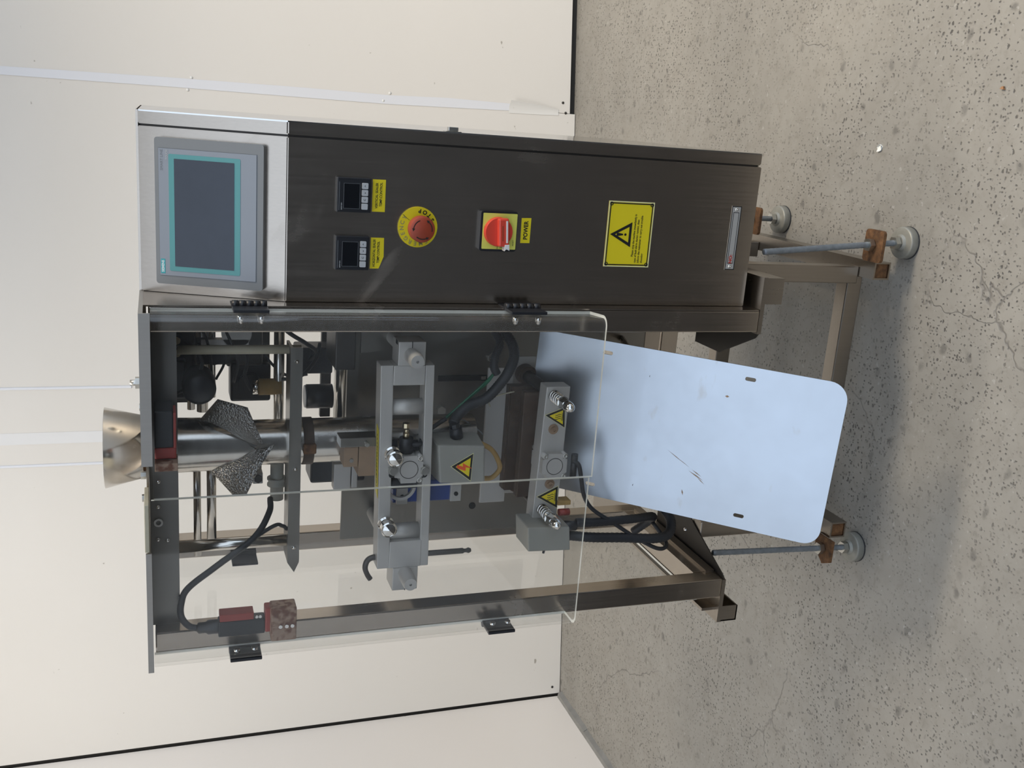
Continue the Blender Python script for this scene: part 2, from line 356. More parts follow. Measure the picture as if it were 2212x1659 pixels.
def circ(cx, cy, r, k=24): return [(cx+r*math.cos(2*math.pi*i/k), cy+r*math.sin(2*math.pi*i/k)) for i in range(k)]
def empty(name, loc, label, cat):
    o = bpy.data.objects.new(name, None); C.objects.link(o); o.location = loc; o['label'] = label; o['category'] = cat; return o
def tag(o, label=None, cat=None, kind=None, group=None):
    if label: o['label'] = label
    if cat: o['category'] = cat
    if kind: o['kind'] = kind
    if group: o['group'] = group
    return o

# ------------------------------------------------------------------ the room
fl = MB(); fl.box(-1.75, 3.2, -.52, 2.2, -.06, 0)
tag(fl.build('floor', 'concrete'), 'pitted grey concrete floor', kind='structure')
fo = MB(); fo.box(-7, 8, -14, -.525, -.07, -.006)
tag(fo.build('dark_ground_1', 'dark_surround'), 'unseen dark ground added to darken reflections', kind='structure')  # dark ground added out of view to keep the reflections low
wt = Vector((.98736, .15847, 0)); wn = Vector((.15847, -.98736, 0)); w0 = Vector((-1.5941, 1.3142, 0))
def wallM(): return Matrix(((wt.x, 0, wn.x, w0.x), (wt.y, 0, wn.y, w0.y), (0, 1, 0, 0), (0, 0, 0, 1)))
def wpanel(name, mats, s0, s1, z0, z1, d0, d1, parent, bev=0, mi=0):
    b = MB(); b.box(s0, s1, z0, z1, d0, d1, mi, bev); return b.build(name, mats, parent, wallM())
wb = wpanel('wall_back', 'substrate', -.12, 4.2, -.02, 2.75, -.10, -.012, None)
tag(wb, 'rear wall clad in glossy white sheets', kind='structure')
wpanel('panel', 'wall_panel', .006, 1.9195, .002, 2.7, -.012, 0, wb, .001)
wpanel('panel', 'wall_panel', 1.9205, 4.15, .020, 2.7, -.012, 0, wb, .001)
ce = MB(); ce.box(-1.75, 3.4, -1.78, 1.9, 3.0, 3.06)
tag(ce.build('ceiling', 'wall_cream'), 'unseen pale ceiling added to block the sky', kind='structure')  # added overhead to hold sky off the wall; front edge shapes chute reflection
wf = MB(); wf.box(-7, 8, -9.3, -9.0, -.05, 2.6)
tag(wf.build('blocker_wall', 'dark_surround'), 'unseen dark wall added to darken steel reflections', kind='structure')  # added out of view so the cabinet face mirrors something dark
# taped joint between the two sheets
b = MB()
tp = [(1.904, 2.7), (1.926, 2.7), (1.926, 1.64), (1.932, 1.20), (1.934, .85), (1.932, .6), (1.938, .42), (1.936, .22), (1.915, .22), (1.910, .42), (1.906, .6), (1.906, .9), (1.907, 1.2), (1.904, 1.64)]
V, Fs = curve_mesh([tp], .0008); b.raw([v+Vector((0, 0, .0007)) for v in V], Fs)
tag(b.build('tape', 'tape_white', wb, wallM()), 'pale tape over the wall joint')
b = MB(); b.grid([[Vector((1.908, .225, .001)), Vector((1.93, .225, .003)), Vector((1.945, .222, .014))], [Vector((1.909, .15, .001)), Vector((1.928, .15, .002)), Vector((1.940, .15, .010))], [Vector((1.912, .06, .001)), Vector((1.924, .06, .001)), Vector((1.930, .06, .002))]])
tag(b.build('tape', 'flap_white', wb, wallM()), 'loose end of the wall tape')
# pale strips standing in for bright streaks reflected in the wall
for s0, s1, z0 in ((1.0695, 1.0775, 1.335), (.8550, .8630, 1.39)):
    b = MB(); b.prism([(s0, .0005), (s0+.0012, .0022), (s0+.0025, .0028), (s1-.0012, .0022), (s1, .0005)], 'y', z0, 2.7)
    b.build('reflected_streak', 'tape_white', wb, wallM() @ Matrix(((1,0,0,0),(0,1,0,0),(0,0,1,0),(0,0,0,1))))
wpanel('tape', 'tape_faint', .919, .951, 1.39, 2.7, .0002, .0007, wb)
for s_, z_ in ((1.902, 1.172), (1.936, 1.162), (1.915, .62), (1.938, .60), (1.952, .045), (1.921, .035), (.03, .03), (1.925, .21)):
    b = MB(); b.lathe([(.0042, 0), (.0042, .001), (.0025, .0022), (0, .0026)], (s_, z_, 0), (0, 0, 1), 10)
    b.build('screw', 'dark_metal' if z_ < .1 else 'white_plastic', wb, wallM())
wl = MB(); wl.box(-1.70, -1.597, -2.6, 1.312, -.02, 2.75)
tag(wl.build('wall_left', 'wall_cream'), 'warm cream side wall', kind='structure')
bb = MB()
ys = [1.305-i*.11 for i in range(16)]
for i in range(15):
    o0 = .018+.008*random.random()
    bb.hexa([(-1.600, ys[i+1], 0), (-1.597+o0, ys[i+1], 0), (-1.597+o0+.003*random.random(), ys[i], 0), (-1.600, ys[i], 0),
             (-1.600, ys[i+1], .014), (-1.597+o0*.7, ys[i+1], .012+.004*random.random()), (-1.597+o0*.7, ys[i], .012+.004*random.random()), (-1.600, ys[i], .014)])
tag(bb.build('baseboard_left', 'kerb'), 'rough mortar fillet along the side wall', kind='structure')

# ------------------------------------------------------------------ the machine
ROOT = empty('packaging_machine', (-.16, .2, 0), 'stainless steel vertical bagging machine with clear guard doors and control cabinet', 'machine')
def part(name, b, mats, parent=ROOT, M=None, label=None, kind=None, sharp=None, fix=True):
    o = b.build(name, mats, parent, M, sharp=sharp, fix=fix)
    if label: o['label'] = label
    if kind: o['kind'] = kind
    return o
PF = Matrix(((1,0,0,0),(0,0,-1,0),(0,1,0,0),(0,0,0,1)))                   # (x, z, out) on the cabinet face
T_ = Vector((0, .35445, .93508)); N_ = Vector((0, -.93508, .35445))
TF = Matrix(((1,0,0,0),(0,T_.y,N_.y,0),(0,T_.z,N_.z,1.0915),(0,0,0,1)))   # (x, up, out) on the sloping face
def PFy(y): return Matrix.Translation((0, y, 0)) @ PF

# control cabinet
b = MB(); b.prism([(.004, .352), (.004, 1.090), (.077, 1.281), (.56, 1.281), (.56, .352)], 'x', .002, .2445)
cab = part('cabinet_body', b, 'dark_metal')
def skin(x0, x1, z0, th=.004, y1=None):
    b = MB()
    pr = [(0, z0), (0, 1.0915), (.073, 1.2840)]
    inn = [(th, z0), (th, 1.0908), (.0768, 1.2825)]
    b.prism(pr+inn[::-1], 'x', x0, x1); return b
b = skin(.0, .2256, .3465); bmesh.ops.bevel(b.bm, geom=[e for e in b.bm.edges], offset=.0012, segments=2, affect='EDGES')
door = part('cabinet_door', b, 'steel', label='brushed steel cabinet door with sloping top')
b = skin(.2285, .2462, .3480, .012); bmesh.ops.bevel(b.bm, geom=[e for e in b.bm.edges], offset=.0015, segments=2, affect='EDGES')
part('cabinet_frame', b, 'steel')
b = MB(); b.prism([(.001, .349), (.001, 1.0915), (.0735, 1.2835), (.56, 1.2835), (.56, .349)], 'x', .2430, .2466)
part('side_panel', b, 'steel_side', label='mirror bright cabinet side')
b = MB(); b.prism([(.072, 1.2815), (.0725, 1.2845), (.56, 1.2845), (.56, 1.2815)], 'x', 0, .2466); part('cabinet_roof', b, 'steel')
b = MB(); b.box(.002, .2445, .006, .558, .349, .352); part('cabinet_floor', b, 'steel')
b = MB(); b.prism([(-.030, .335), (-.030, 1.284), (.56, 1.284), (.56, .335)], 'x', -.0028, -.0006); part('side_panel', b, 'steel', label='steel sheet between cabinet and guard')
b = MB(); b.box(.2462, .2475, .012, .028, .845, .868); b.box(.2475, .2535, .014, .022, .849, .864, 0, .001); part('door_latch', b, 'bolt')

# touch panel on the slope
b = MB()
V, Fs = curve_mesh([rrect(.0145, .2130, .029, .1772, .004)], .012); b.raw([v+Vector((0, 0, .006)) for v in V], Fs)
hmi = part('touch_panel', b, 'grey_plastic', M=TF, label='grey touch panel with teal border')
b = MB(); b.box(.0262, .1992, .0380, .1721, .0121, .0123); part('panel_outline', b, 'ink_soft', hmi, TF)
b = MB(); b.box(.0267, .1987, .0385, .1716, .0123, .0127); part('front_foil', b, 'grey_face', hmi, TF)
b = MB(); V, Fs = curve_mesh([rrect(.0334, .1918, .0602, .1578, .002)], .0003); b.raw([v+Vector((0, 0, .0129)) for v in V], Fs); part('teal_border', b, 'teal', hmi, TF)
b = MB(); b.box(.0402, .1858, .0685, .1503, .0131, .0134); part('screen', b, 'screen', hmi, TF)
b = MB(); b.box(.0292, .0494, .1642, .1703, .0127, .0129); b.raw(*text('SIEMENS', .0048, (.0393, .1672), bold=.00012, sx=.92, z=.01295), mi=1); part('maker_badge', b, ['teal_logo', 'white_ink'], hmi, TF)
b = MB(); b.raw(*text('SMART LINE', .0052, (.1832, .1672), z=.0128)); part('lettering', b, 'ink_soft', hmi, TF)
b = MB(); b.raw(*text('TOUCH', .0046, (.1905, .1602), sx=.8, z=.01310)); part('lettering', b, 'key_grey', hmi, TF)

# temperature controllers
def controller(x0, x1, lab):
    b = MB(); b.box(x0, x1, .9768, 1.0246, 0, .009, 0, .0012)
    b.box(x0+.002, x1-.002, .979, 1.0225, .009, .0095)
    o = part('temperature_controller', b, 'black_plastic', M=PF, label=lab)
    b = MB(); b.box(x0+.0060, x1-.0080, .9934, 1.0152, .0095, .0100, 0); part('display', b, 'black_gloss', o, PF)
    b = MB()
    for q in ((x0+.0058, x1-.0078, 1.0152, 1.0156), (x0+.0058, x1-.0078, .9930, .9934), (x0+.0056, x0+.0060, .9930, 1.0156), (x1-.0080, x1-.0076, .9930, 1.0156)): b.box(*q, .0095, .0102)
    part('display_rim', b, 'ink_soft', o, PF)
    for k in range(4):
        xx = x0+.0050+k*.00945
        b = MB(); V, Fs = curve_mesh([rrect(xx, xx+.0083, .9818, .9904, .0012)], .0022); b.raw([v+Vector((0, 0, .0104)) for v in V], Fs)
        bt = part('button', b, 'key_grey', o, PF)
        cx, cz = xx+.0041, .9861
        V = MB()
        if k == 1: b2 = V; b2.raw(*text('C', .0042, (cx, cz), bold=.0001, z=.0116))
        elif k == 2: V.poly([(cx-.0017, cz+.0007, .0116), (cx, cz-.0012, .0116), (cx+.0017, cz+.0007, .0116), (cx, cz, .0116)])
        elif k == 3: V.poly([(cx-.0017, cz-.0007, .0116), (cx, cz+.0012, .0116), (cx+.0017, cz-.0007, .0116), (cx, cz, .0116)])
        else: V.bm.free(); V = None
        # symbols joined to the legend piece of the controller
        if V is not None: part('button_symbol', V, 'ink', o, PF)
    b = MB(); b.raw(*text('omron', .0036, (x0+.0085, 1.0185), z=.0097)); part('lettering', b, 'key_grey', o, PF)
    b = MB(); b.box(x0+.003, x1-.006, 1.0212, 1.0219, .0095, .0098); part('glint_strip', b, 'ink_soft', o, PF)
    return o
controller(.1285, .1765, 'black temperature controller above the vertical sealer label')
controller(.0477, .0958, 'black temperature controller above the horizontal sealer label')
def sticker(name, poly, letters, mats, lab, M=PF, th=.0005, edge=None):
    b = MB(); V, Fs = curve_mesh([poly], th); b.raw([v+Vector((0, 0, th/2)) for v in V], Fs)
    o = part(name, b, mats[0], M=M, label=lab)
    b = MB()
    for t_ in letters: b.raw(*t_)
    part('lettering', b, mats[1], o, M)
    return o
sticker('name_label', [(.1303, .9550), (.1752, .9550), (.1752, .9735), (.1303, .9735)],
        [text('VERTICAL SEALER', .0050, (.1527, .9672), sx=.90, bold=.00012, z=.0007), text('TEMP.CONTROL', .0050, (.1545, .9612), sx=.90, bold=.00012, z=.0007)], ['yellow', 'ink'], 'yellow label reading vertical sealer')
sticker('name_label', [(.0496, .9608), (.0670, .9540), (.0937, .9545), (.0937, .9735), (.0494, .9735)],
        [text('HORIZONTAL SEALER', .0050, (.0717, .9680), sx=.80, bold=.00012, z=.0007), text('TEMP.CONTROL', .0050, (.0730, .9620), sx=.84, bold=.00012, z=.0007)], ['yellow', 'ink'], 'yellow label with a cut corner reading horizontal sealer')
sticker('name_label', [(.0930, .7328), (.1303, .7326), (.1298, .7478), (.0927, .7474)], [text('POWER', .0092, (.1117, .7400), sx=.86, bold=.0003, z=.0007)], ['yellow', 'ink'], 'yellow label reading power')

# emergency stop
cx, cz = .1110, .9065
b = MB(); b.cyl((cx, cz, 0), (cx, cz, .0030), .0290, seg=40)
es = part('emergency_stop', b, 'yellow', M=PF, label='yellow disc with a red mushroom button')
b = MB(); b.lathe([(.0105, .003), (.0105, .016), (.0185, .018), (.0188, .028), (.0178, .0315), (.0155, .0330), (0, .0335)], (cx, cz, 0), (0, 0, 1), 40)
sb = part('stop_button', b, 'red_stop', es, PF, sharp=40)
b = MB()
for a0 in (20, 140, 260):
    pts = [(cx+.0135*math.cos(math.radians(a0+i*8)), cz+.0135*math.sin(math.radians(a0+i*8)), .0336) for i in range(9)]
    for p0, p1 in zip(pts, pts[1:]):
        d0 = Vector((p0[0]-cx, p0[1]-cz, 0)).normalized()*.0007; d1 = Vector((p1[0]-cx, p1[1]-cz, 0)).normalized()*.0007
        b.poly([Vector(p0)-d0, Vector(p0)+d0, Vector(p1)+d1, Vector(p1)-d1])
    q = Vector(pts[-1]); tg = (Vector(pts[-1])-Vector(pts[-2])).normalized(); nn = Vector((tg.y, -tg.x, 0))
    b.poly([q+nn*.0022, q+tg*.0042, q-nn*.0022])
part('arrow_marks', b, 'dark_metal', es, PF)
b = MB()
for i, chh in enumerate('EMERGENCY'):
    a = math.radians(212-i*19.5); b.raw(*text(chh, .0082, (cx+.0235*math.cos(a), cz+.0235*math.sin(a)), rot=a-math.pi/2, bold=.0002, z=.0032))
part('lettering', b, 'ink_faded', es, PF)
b = MB()
for i, chh in enumerate('STOP'):
    a = math.radians(-62+i*19); b.raw(*text(chh, .0080, (cx+.0235*math.cos(a), cz+.0235*math.sin(a)), rot=a+math.pi/2, bold=.0003, z=.0032))
b2 = MB(); a = math.radians(52); b2.poly([(cx+.016*math.cos(a), cz+.016*math.sin(a), .0032), (cx+.0285*math.cos(a), cz+.0285*math.sin(a), .0032), (cx+.0285*math.cos(a+.02), cz+.0285*math.sin(a+.02), .0032), (cx+.016*math.cos(a+.03), cz+.016*math.sin(a+.03), .0032)])
part('divider_mark', b2, 'ink', es, PF)
part('lettering', b, 'ink', es, PF)

# main switch
b = MB(); V, Fs = curve_mesh([rrect(.0805, .1393, .7575, .8145, .004)], .010); b.raw([v+Vector((0, 0, .005)) for v in V], Fs)
sw = part('power_switch', b, 'black_plastic', M=PF, label='red rotary main switch on a pale yellow plate')
b = MB(); V, Fs = curve_mesh([rrect(.0838, .1362, .7585, .8110, .001)], .0006); b.raw([v+Vector((0, 0, .0104)) for v in V], Fs); part('switch_plate', b, 'yellow_pale', sw, PF)
kc = (.1098, .7880)
b = MB(); b.lathe([(.0215, .0107), (.0215, .017), (.0205, .0190), (0, .0190)], (*kc, 0), (0, 0, 1), 40); part('rotary_knob', b, 'red_knob', sw, PF, sharp=35)
th = math.radians(4)
KM = PF @ Matrix.Translation((kc[0], kc[1], 0)) @ Matrix.Rotation(th, 4, 'Z')
b = MB(); b.box(-.0205, .0205, -.0125, .0035, .018, .0285, 0, .0025); part('knob_grip', b, 'red_knob', sw, KM)
b = MB(); b.box(-.0150, .0170, -.0100, -.0074, .0284, .0292); part('pointer_line', b, 'white_plastic', sw, KM)
b = MB(); b.prism([(-.0265, -.0045), (-.0175, -.0055), (-.0175, -.0120), (-.0262, -.0120), (-.0235, -.008)], 'z', .0180, .0296); part('pointer_tip', b, 'white_plastic', sw, KM)
b = MB(); b.box(-.012, .010, -.0035, -.0015, .0283, .0287); part('finger_slot', b, 'red_stop', sw, KM)
for t_ in (('I ON', .0042, (.1130, .8078), 0), ('0', .0046, (.0860, .7870), math.pi/2), ('OFF', .0038, (.0868, .7800), math.pi/2), ('RESET', .0034, (.0935, .7628), 0)):
    b = MB(); b.raw(*text(t_[0], t_[1], t_[2], rot=t_[3], z=.0109)); part('lettering', b, 'ink', sw, PF)

# caution sign
x0, x1, z0, z1 = .0608, .1618, .5302, .6078
b = MB(); b.box(x0, x1, z0, z1, 0, .0006); cs = part('caution_sign', b, 'yellow', M=PF, label='yellow caution sign with black border and warning triangle')
b = MB(); V, Fs = curve_mesh([[(x0, z0), (x1, z0), (x1, z1), (x0, z1)], rrect(x0+.0015, x1-.0015, z0+.0015, z1-.0015, .0005)], .0003); b.raw([v+Vector((0, 0, .0008)) for v in V], Fs); part('sign_edge', b, 'cream_edge', cs, PF)
b = MB(); V, Fs = curve_mesh([rrect(x0+.0023, x1-.0023, z0+.0023, z1-.0023, .0002), rrect(x0+.0040, x1-.0040, z0+.0040, z1-.0040, .0002)], .0003); b.raw([v+Vector((0, 0, .0008)) for v in V], Fs)
for cx_, cz_ in ((x0+.0042, z0+.0042), (x1-.0042, z0+.0042), (x0+.0042, z1-.0042), (x1-.0042, z1-.0042)):
    V, Fs = curve_mesh([circ(cx_, cz_, .0030, 16), circ(cx_, cz_, .0016, 12)], .0003); b.raw([v+Vector((0, 0, .0009)) for v in V], Fs)
part('sign_border', b, 'ink', cs, PF)
def tri(cx, cz, w, h, t, r=0): return [[(cx-w/2, cz), (cx+w/2, cz), (cx, cz+h)], [(cx-w/2+t*1.75, cz+t), (cx+w/2-t*1.75, cz+t), (cx, cz+h-t*2.05)]]
b = MB(); V, Fs = curve_mesh(tri(.1110, .5655, .0385, .0360, .0040), .0003); b.raw([v+Vector((0, 0, .0009)) for v in V], Fs)
V, Fs = curve_mesh([[(.1098, .5795), (.1122, .5795), (.1136, .5895), (.1110, .5905), (.1084, .5895)]], .0003); b.raw([v+Vector((0, 0, .0009)) for v in V], Fs)
V, Fs = curve_mesh([circ(.1110, .5755, .0020, 14)], .0003); b.raw([v+Vector((0, 0, .0009)) for v in V], Fs)
part('warning_triangle', b, 'ink', cs, PF)
b = MB()
for s_, x_, z_ in (('Please stop the machine immediately in', .0770, .5605), ('case of fault alarm during running, then', .0675, .5550), ('inform the maintainer to carry out trouble', .0675, .5495), ('shooting', .0675, .5438)):
    b.raw(*text(s_, .0052, (x_, z_), 'LEFT', sx=.82 if x_ < .07 else .80, bold=.0001, z=.0009))
part('lettering', b, 'ink', cs, PF)
# number plate
x0, x1, z0, z1 = .0602, .1628, .3742, .3918
b = MB(); b.box(x0, x1, z0, z1, 0, .0008); npl = part('number_plate', b, 'alu', M=PF, label='narrow metal number plate')
b = MB(); V, Fs = curve_mesh([rrect(x0, x1, z0, z1, .0004), rrect(x0+.0014, x1-.0014, z0+.0014, z1-.0014, .0003)], .0002); b.raw([v+Vector((0, 0, .001)) for v in V], Fs)
V, Fs = curve_mesh([rrect(x0+.0100, x1-.0100, z0+.0035, z1-.0035, .0004), rrect(x0+.0108, x1-.0108, z0+.0043, z1-.0043, .0003)], .0002); b.raw([v+Vector((0, 0, .001)) for v in V], Fs); part('plate_border', b, 'ink', npl, PF)
b = MB(); b.raw(*text('NO:', .0078, (x0+.0175, (z0+z1)/2), bold=.0003, z=.0011)); part('lettering', b, 'ink_red', npl, PF)
for xx in (x0+.0055, x1-.0055):
    b = MB(); b.lathe([(.0028, .0008), (.0026, .0018), (.0008, .0021), (.0007, .0012), (0, .0012)], (xx, (z0+z1)/2, 0), (0, 0, 1), 14); part('rivet', b, 'polished', npl, PF)

# ------------------------------------------------------------------ frame
for nm, X0, X1, Y0, Y1 in (('front_post', -.0376, -.0030, -.030, .005), ('front_post', -.5170, -.4825, -.030, .005), ('rear_post', -.5170, -.4825, .290, .325), ('rear_post', -.0376, -.0030, .290, .325)):
    b = MB(); b.box(X0, X1, Y0, Y1, .333, 1.272, 0, .002); part(nm, b, 'steel')
b = MB(); b.box(-.4825, -.0376, -.004, .000, 1.2375, 1.276); hd = part('header', b, 'steel_dark')
b = MB(); b.box(-.4825, -.0376, .318, .322, 1.232, 1.276); part('header', b, 'steel_plate')
b = MB(); b.box(-.517, -.4825, .005, .29, 1.238, 1.272); part('side_rail', b, 'steel')
b = MB(); b.box(-.517, -.4825, .005, .29, .345, .372); part('side_rail', b, 'steel')
for X, Z in ((-.347, 1.266), (-.349, 1.253), (-.259, 1.264), (-.297, 1.265)):
    b = MB(); b.lathe([(.0032, .004), (.0032, .006), (.0016, .0072), (0, .0072)], (X, -.0, Z), (0, -1, 0), 10); part('screw', b, 'polished', hd)
b = MB(); V, Fs = curve_mesh([circ(-.321, 1.265, .0062, 18), circ(-.321, 1.265, .0036, 14)], .002); b.raw([v+Vector((0, 0, .0055)) for v in V], Fs); part('grommet', b, 'white_plastic', hd, PF)
# roof sheets
b = MB(); b.box(-.2050, .0, -.0865, -.010, 1.279, 1.2845); b.box(-.2050, .0, -.090, -.0865, 1.2705, 1.2845); b.box(-.2050, .0, -.010, .325, 1.279, 1.2845); part('top_plate', b, 'steel_rough')
b = MB(); b.box(-.5100, -.3300, -.0865, .325, 1.2765, 1.2795); b.box(-.5100, -.3300, -.090, -.0865, 1.2740, 1.2815, 0); part('top_plate', b, 'steel_rough')
b = MB(); b.box(-.3300, -.2050, .145, .325, 1.2765, 1.2815); part('top_plate', b, 'steel')
b = MB(); b.box(-.3300, -.2050, -.02, .052, 1.2765, 1.2795); part('top_plate', b, 'steel')
b = MB(); b.box(-.3290, -.2600, -.088, -.02, 1.2765, 1.2825, 0, .001); part('edge_strip', b, 'label_beige')
b = MB(); b.cyl((-.1285, .05, 1.2845), (-.1285, .05, 1.2995), .0042, seg=16); tb = part('threaded_stud', b, 'bolt')
b = MB(); b.hexhead((-.1285, .05, 1.2845), (-.1285, .05, 1.2925), .0088); part('hex_nut', b, 'bolt', tb)
for X, Y in ((-.165, .05), (-.235, -.04), (-.292, .02)):
    b = MB(); b.hexhead((X, Y, 1.2795 if X < -.21 else 1.2845), (X, Y, 1.2865 if X < -.21 else 1.288), .0055); part('bolt', b, 'bolt')
# base rails and corner plates
b = MB(); b.box(-.0410, .0530, -.030, .52, .3255, .3330); b.box(.0090, .0520, -.0285, .52, .2930, .3255); part('base_rail', b, 'steel_stand', label='base rail under the control cabinet')
b = MB(); b.box(-.5660, -.4835, -.030, .52, .3255, .3330); b.box(-.5660, -.5635, -.0285, .52, .2930, .3255); b.box(-.5660, -.5370, -.0285, .52, .2930, .2955); b.box(-.5660, -.5370, -.0285, -.0265, .2930, .3255)
part('base_rail', b, 'steel_stand', label='open base rail on the hopper side')
b = MB(); b.prism([(-.0400, -.0290), (-.0505, -.0190), (-.0985, .083), (-.0985, .1680), (-.0400, .1680)], 'z', .3270, .3295); part('corner_plate', b, 'dark_metal')  # dark material stands in for the dark interior this plate reflects
b = MB(); b.prism([(-.4830, -.0290), (-.4760, -.0190), (-.4300, .090), (-.4100, .130), (-.4300, .230), (-.4830, .230)], 'z', .3270, .3295); cpl = part('corner_plate', b, 'dark_metal')  # dark tone again in place of a dark reflection
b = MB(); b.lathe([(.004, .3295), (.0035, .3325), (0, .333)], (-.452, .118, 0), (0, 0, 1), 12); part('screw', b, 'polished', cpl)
b = MB(); b.box(-.546, -.541, -.02, .30, .333, .3605); part('sill_strip', b, 'steel_stand')
b = MB(); b.box(-.4825, -.4780, .0, .29, .3330, .350); part('sill_strip', b, 'steel_stand')
# rear plates seen through the guard
b = MB(); b.box(-.4825, .0, .250, .256, .600, .958); bk = part('back_plate', b, 'steel_plate')
b = MB(); b.box(-.1895, -.1790, .2485, .2505, .700, .792); part('slot', b, 'dark_void', bk)
b = MB(); b.box(-.1875, -.1815, .2475, .2500, .703, .712); part('slot_bolt', b, 'bolt', bk)
for X, Z in ((-.1475, .694), (-.243, .784)):
    b = MB(); b.hexhead((X, .2500, Z), (X, .2420, Z), .0085); part('hex_bolt', b, 'bolt', bk)
b = MB(); b.cyl((-.4326, .2502, .712), (-.4326, .2490, .712), .0065, seg=16); part('hole', b, 'dark_void', bk)
b = MB(); b.prism([(-.105, .958), (-.04, .958), (-.04, .78), (-.08, .78)], 'y', .12, .125); part('gusset_plate', b, 'steel_plate')
b = MB(); b.box(-.14, .0, .285, .290, .372, .600); part('lower_plate', b, 'steel_plate')
b = MB(); b.box(-.40, .0, .284, .300, .339, .372, 0, .001); part('cross_bar', b, 'steel')
b = MB(); b.box(-.40, .0, .286, .302, .299, .334, 0, .001); part('cross_bar', b, 'steel')

# ------------------------------------------------------------------ stand
b = MB(); b.box(.0300, .0612, .070, .101, .070, .325, 0, .002); part('stand_leg', b, 'steel_stand')
b = MB(); b.box(-.4480, -.4165, .070, .101, .070, .327, 0, .002); part('stand_leg', b, 'steel_stand')
for X0 in (.0300, -.4480):
    b = MB(); b.box(X0, X0+.0312, .395, .426, .070, .325, 0, .002); part('stand_leg', b, 'steel_stand')
def hollow(x0, x1, y0, y1, z0, z1, t=.003):
    b = MB()
    b.box(x0, x1, y0, y1, z1-t, z1); b.box(x0, x1, y0, y1, z0, z0+t); b.box(x0, x0+t, y0, y1, z0+t, z1-t); b.box(x1-t, x1, y0, y1, z0+t, z1-t)
    return b
o = part('foot_beam', hollow(.0440, .0750, .030, .455, .036, .070), 'steel_stand', label='open ended square tube between the right feet')
b = MB(); b.box(.0470, .0720, .034, .036, .039, .067); part('tube_inside', b, 'rust', o)
o = part('foot_beam', hollow(-.4500, -.4190, .030, .455, .036, .070), 'steel_stand', label='open ended square tube between the left feet')
b = MB(); b.box(-.447, -.422, .034, .036, .039, .067); part('tube_inside', b, 'rust', o)
b = MB(); b.box(-.4190, .0440, .0750, .1060, .055, .0865, 0, .002); part('cross_beam', b, 'steel_stand')
b = MB(); b.box(-.4190, .0440, .4200, .4510, .0905, .1240, 0, .002); part('cross_beam', b, 'steel_stand')
def foot(X, Y, top, xt, lab, rot=0):
    b = MB(); b.lathe([(.0, .0), (.0275, .0), (.0285, .002), (.0285, .0140), (.0278, .0160), (.0255, .0170), (.0150, .0180), (.0120, .0225), (0, .0225)], (X, Y, 0), (0, 0, 1), 40)
    o = part('levelling_foot', b, 'zinc', sharp=50, label=lab)
    b = MB(); b.cyl((X, Y, .0005), (X, Y, .0025), .0292, seg=36); part('rubber_pad', b, 'black_rubber', o)
    if top:
        P0, P1 = Vector((X, Y, .020)), Vector((xt, Y, top)); d = (P1-P0)
        b = MB(); seg = 60
        pr = [(.0055 if i % 2 else .0051, d.length*i/seg) for i in range(seg+1)] + [(.0040, d.length+.001), (0, d.length+.001)]
        b.lathe(pr, P0, d, 16); part('threaded_rod', b, 'zinc_rod', o, sharp=70)
        for z in (.024, .079):
            q = P0+d*((z-.02)/d.length); b = MB(); b.hexhead(q, q+d.normalized()*.0095, .0115); part('hex_nut', b, 'bolt', o)
    else:
        b = MB(); b.cyl((X, Y, .02), (X, Y, .105), .0055, seg=14); part('threaded_rod', b, 'zinc_rod', o)
        for z in (.024, .079):
            b = MB(); b.hexhead((X, Y, z), (X, Y, z+.0095), .0115); part('hex_nut', b, 'bolt', o)
    return o
foot(.1100, .0375, .296, .0860, 'grey levelling foot with a long threaded rod beside the open tube end')
foot(.1073, .4238, None, 0, 'grey levelling foot behind the cabinet')
foot(-.4750, .0361, .3164, -.4630, 'grey levelling foot with a threaded rod beside the chute')
foot(-.4750, .4238, None, 0, 'rear levelling foot on the hopper side')
for y0 in (.011, .396):
    b = MB(); V, Fs = curve_mesh([rrect(.0750, .1310, y0, y0+.048, .007)], .006); b.raw([v+Vector((0, 0, .074)) for v in V], Fs); part('foot_bracket', b, 'rust', label='rusty foot bracket')
    b = MB(); V, Fs = curve_mesh([[(-.450, y0), (-.450, y0+.048), (-.480, y0+.048), (-.502, y0+.020), (-.492, y0)]], .006); b.raw([v+Vector((0, 0, .074)) for v in V], Fs); part('foot_bracket', b, 'rust', label='rusty cut foot bracket')

# ------------------------------------------------------------------ discharge chute
BR, BL, TR = Vector((-.087, -.18, .2525)), Vector((-.357, -.18, .2655)), Vector((-.0873, .13, .652))
ex = (BR-BL); Wc = ex.length; ex.normalize(); up = (TR-BR); Lc = up.length; up = (up-ex*up.dot(ex)).normalized(); en = ex.cross(up)
CM = Matrix(((ex.x, up.x, en.x, BL.x), (ex.y, up.y, en.y, BL.y), (ex.z, up.z, en.z, BL.z), (0, 0, 0, 1)))
outer = []
for cx_, cy_, a0, r in ((Wc-.030, .030, 270, .030), (Wc-.004, Lc-.004, 0, .004), (.004, Lc-.004, 90, .004), (.026, .026, 180, .026)):
    for i in range(9):
        a = math.radians(a0+90*i/8); outer.append((cx_+r*math.cos(a), cy_+r*math.sin(a)))
def slot(cx, cy, w=.017, h=.0062): return rrect(cx-h/2, cx+h/2, cy-w/2, cy+w/2, h/2-.0002, 5)
CH = [(Wc-.020, .150), (Wc-.019, .385), (.022, .130), (.020, .383)]
b = MB(); V, Fs = curve_mesh([outer]+[slot(*q) for q in CH], .0022); b.raw(V, Fs)
ch = part('discharge_chute', b, 'chute_steel', M=CM, label='sloping bright steel discharge sheet with four slots')
b = MB(); b.box(.03, Wc-.03, Lc-.06, Lc-.03, -.016, -.0015); part('chute_stiffener', b, 'steel', ch, CM)
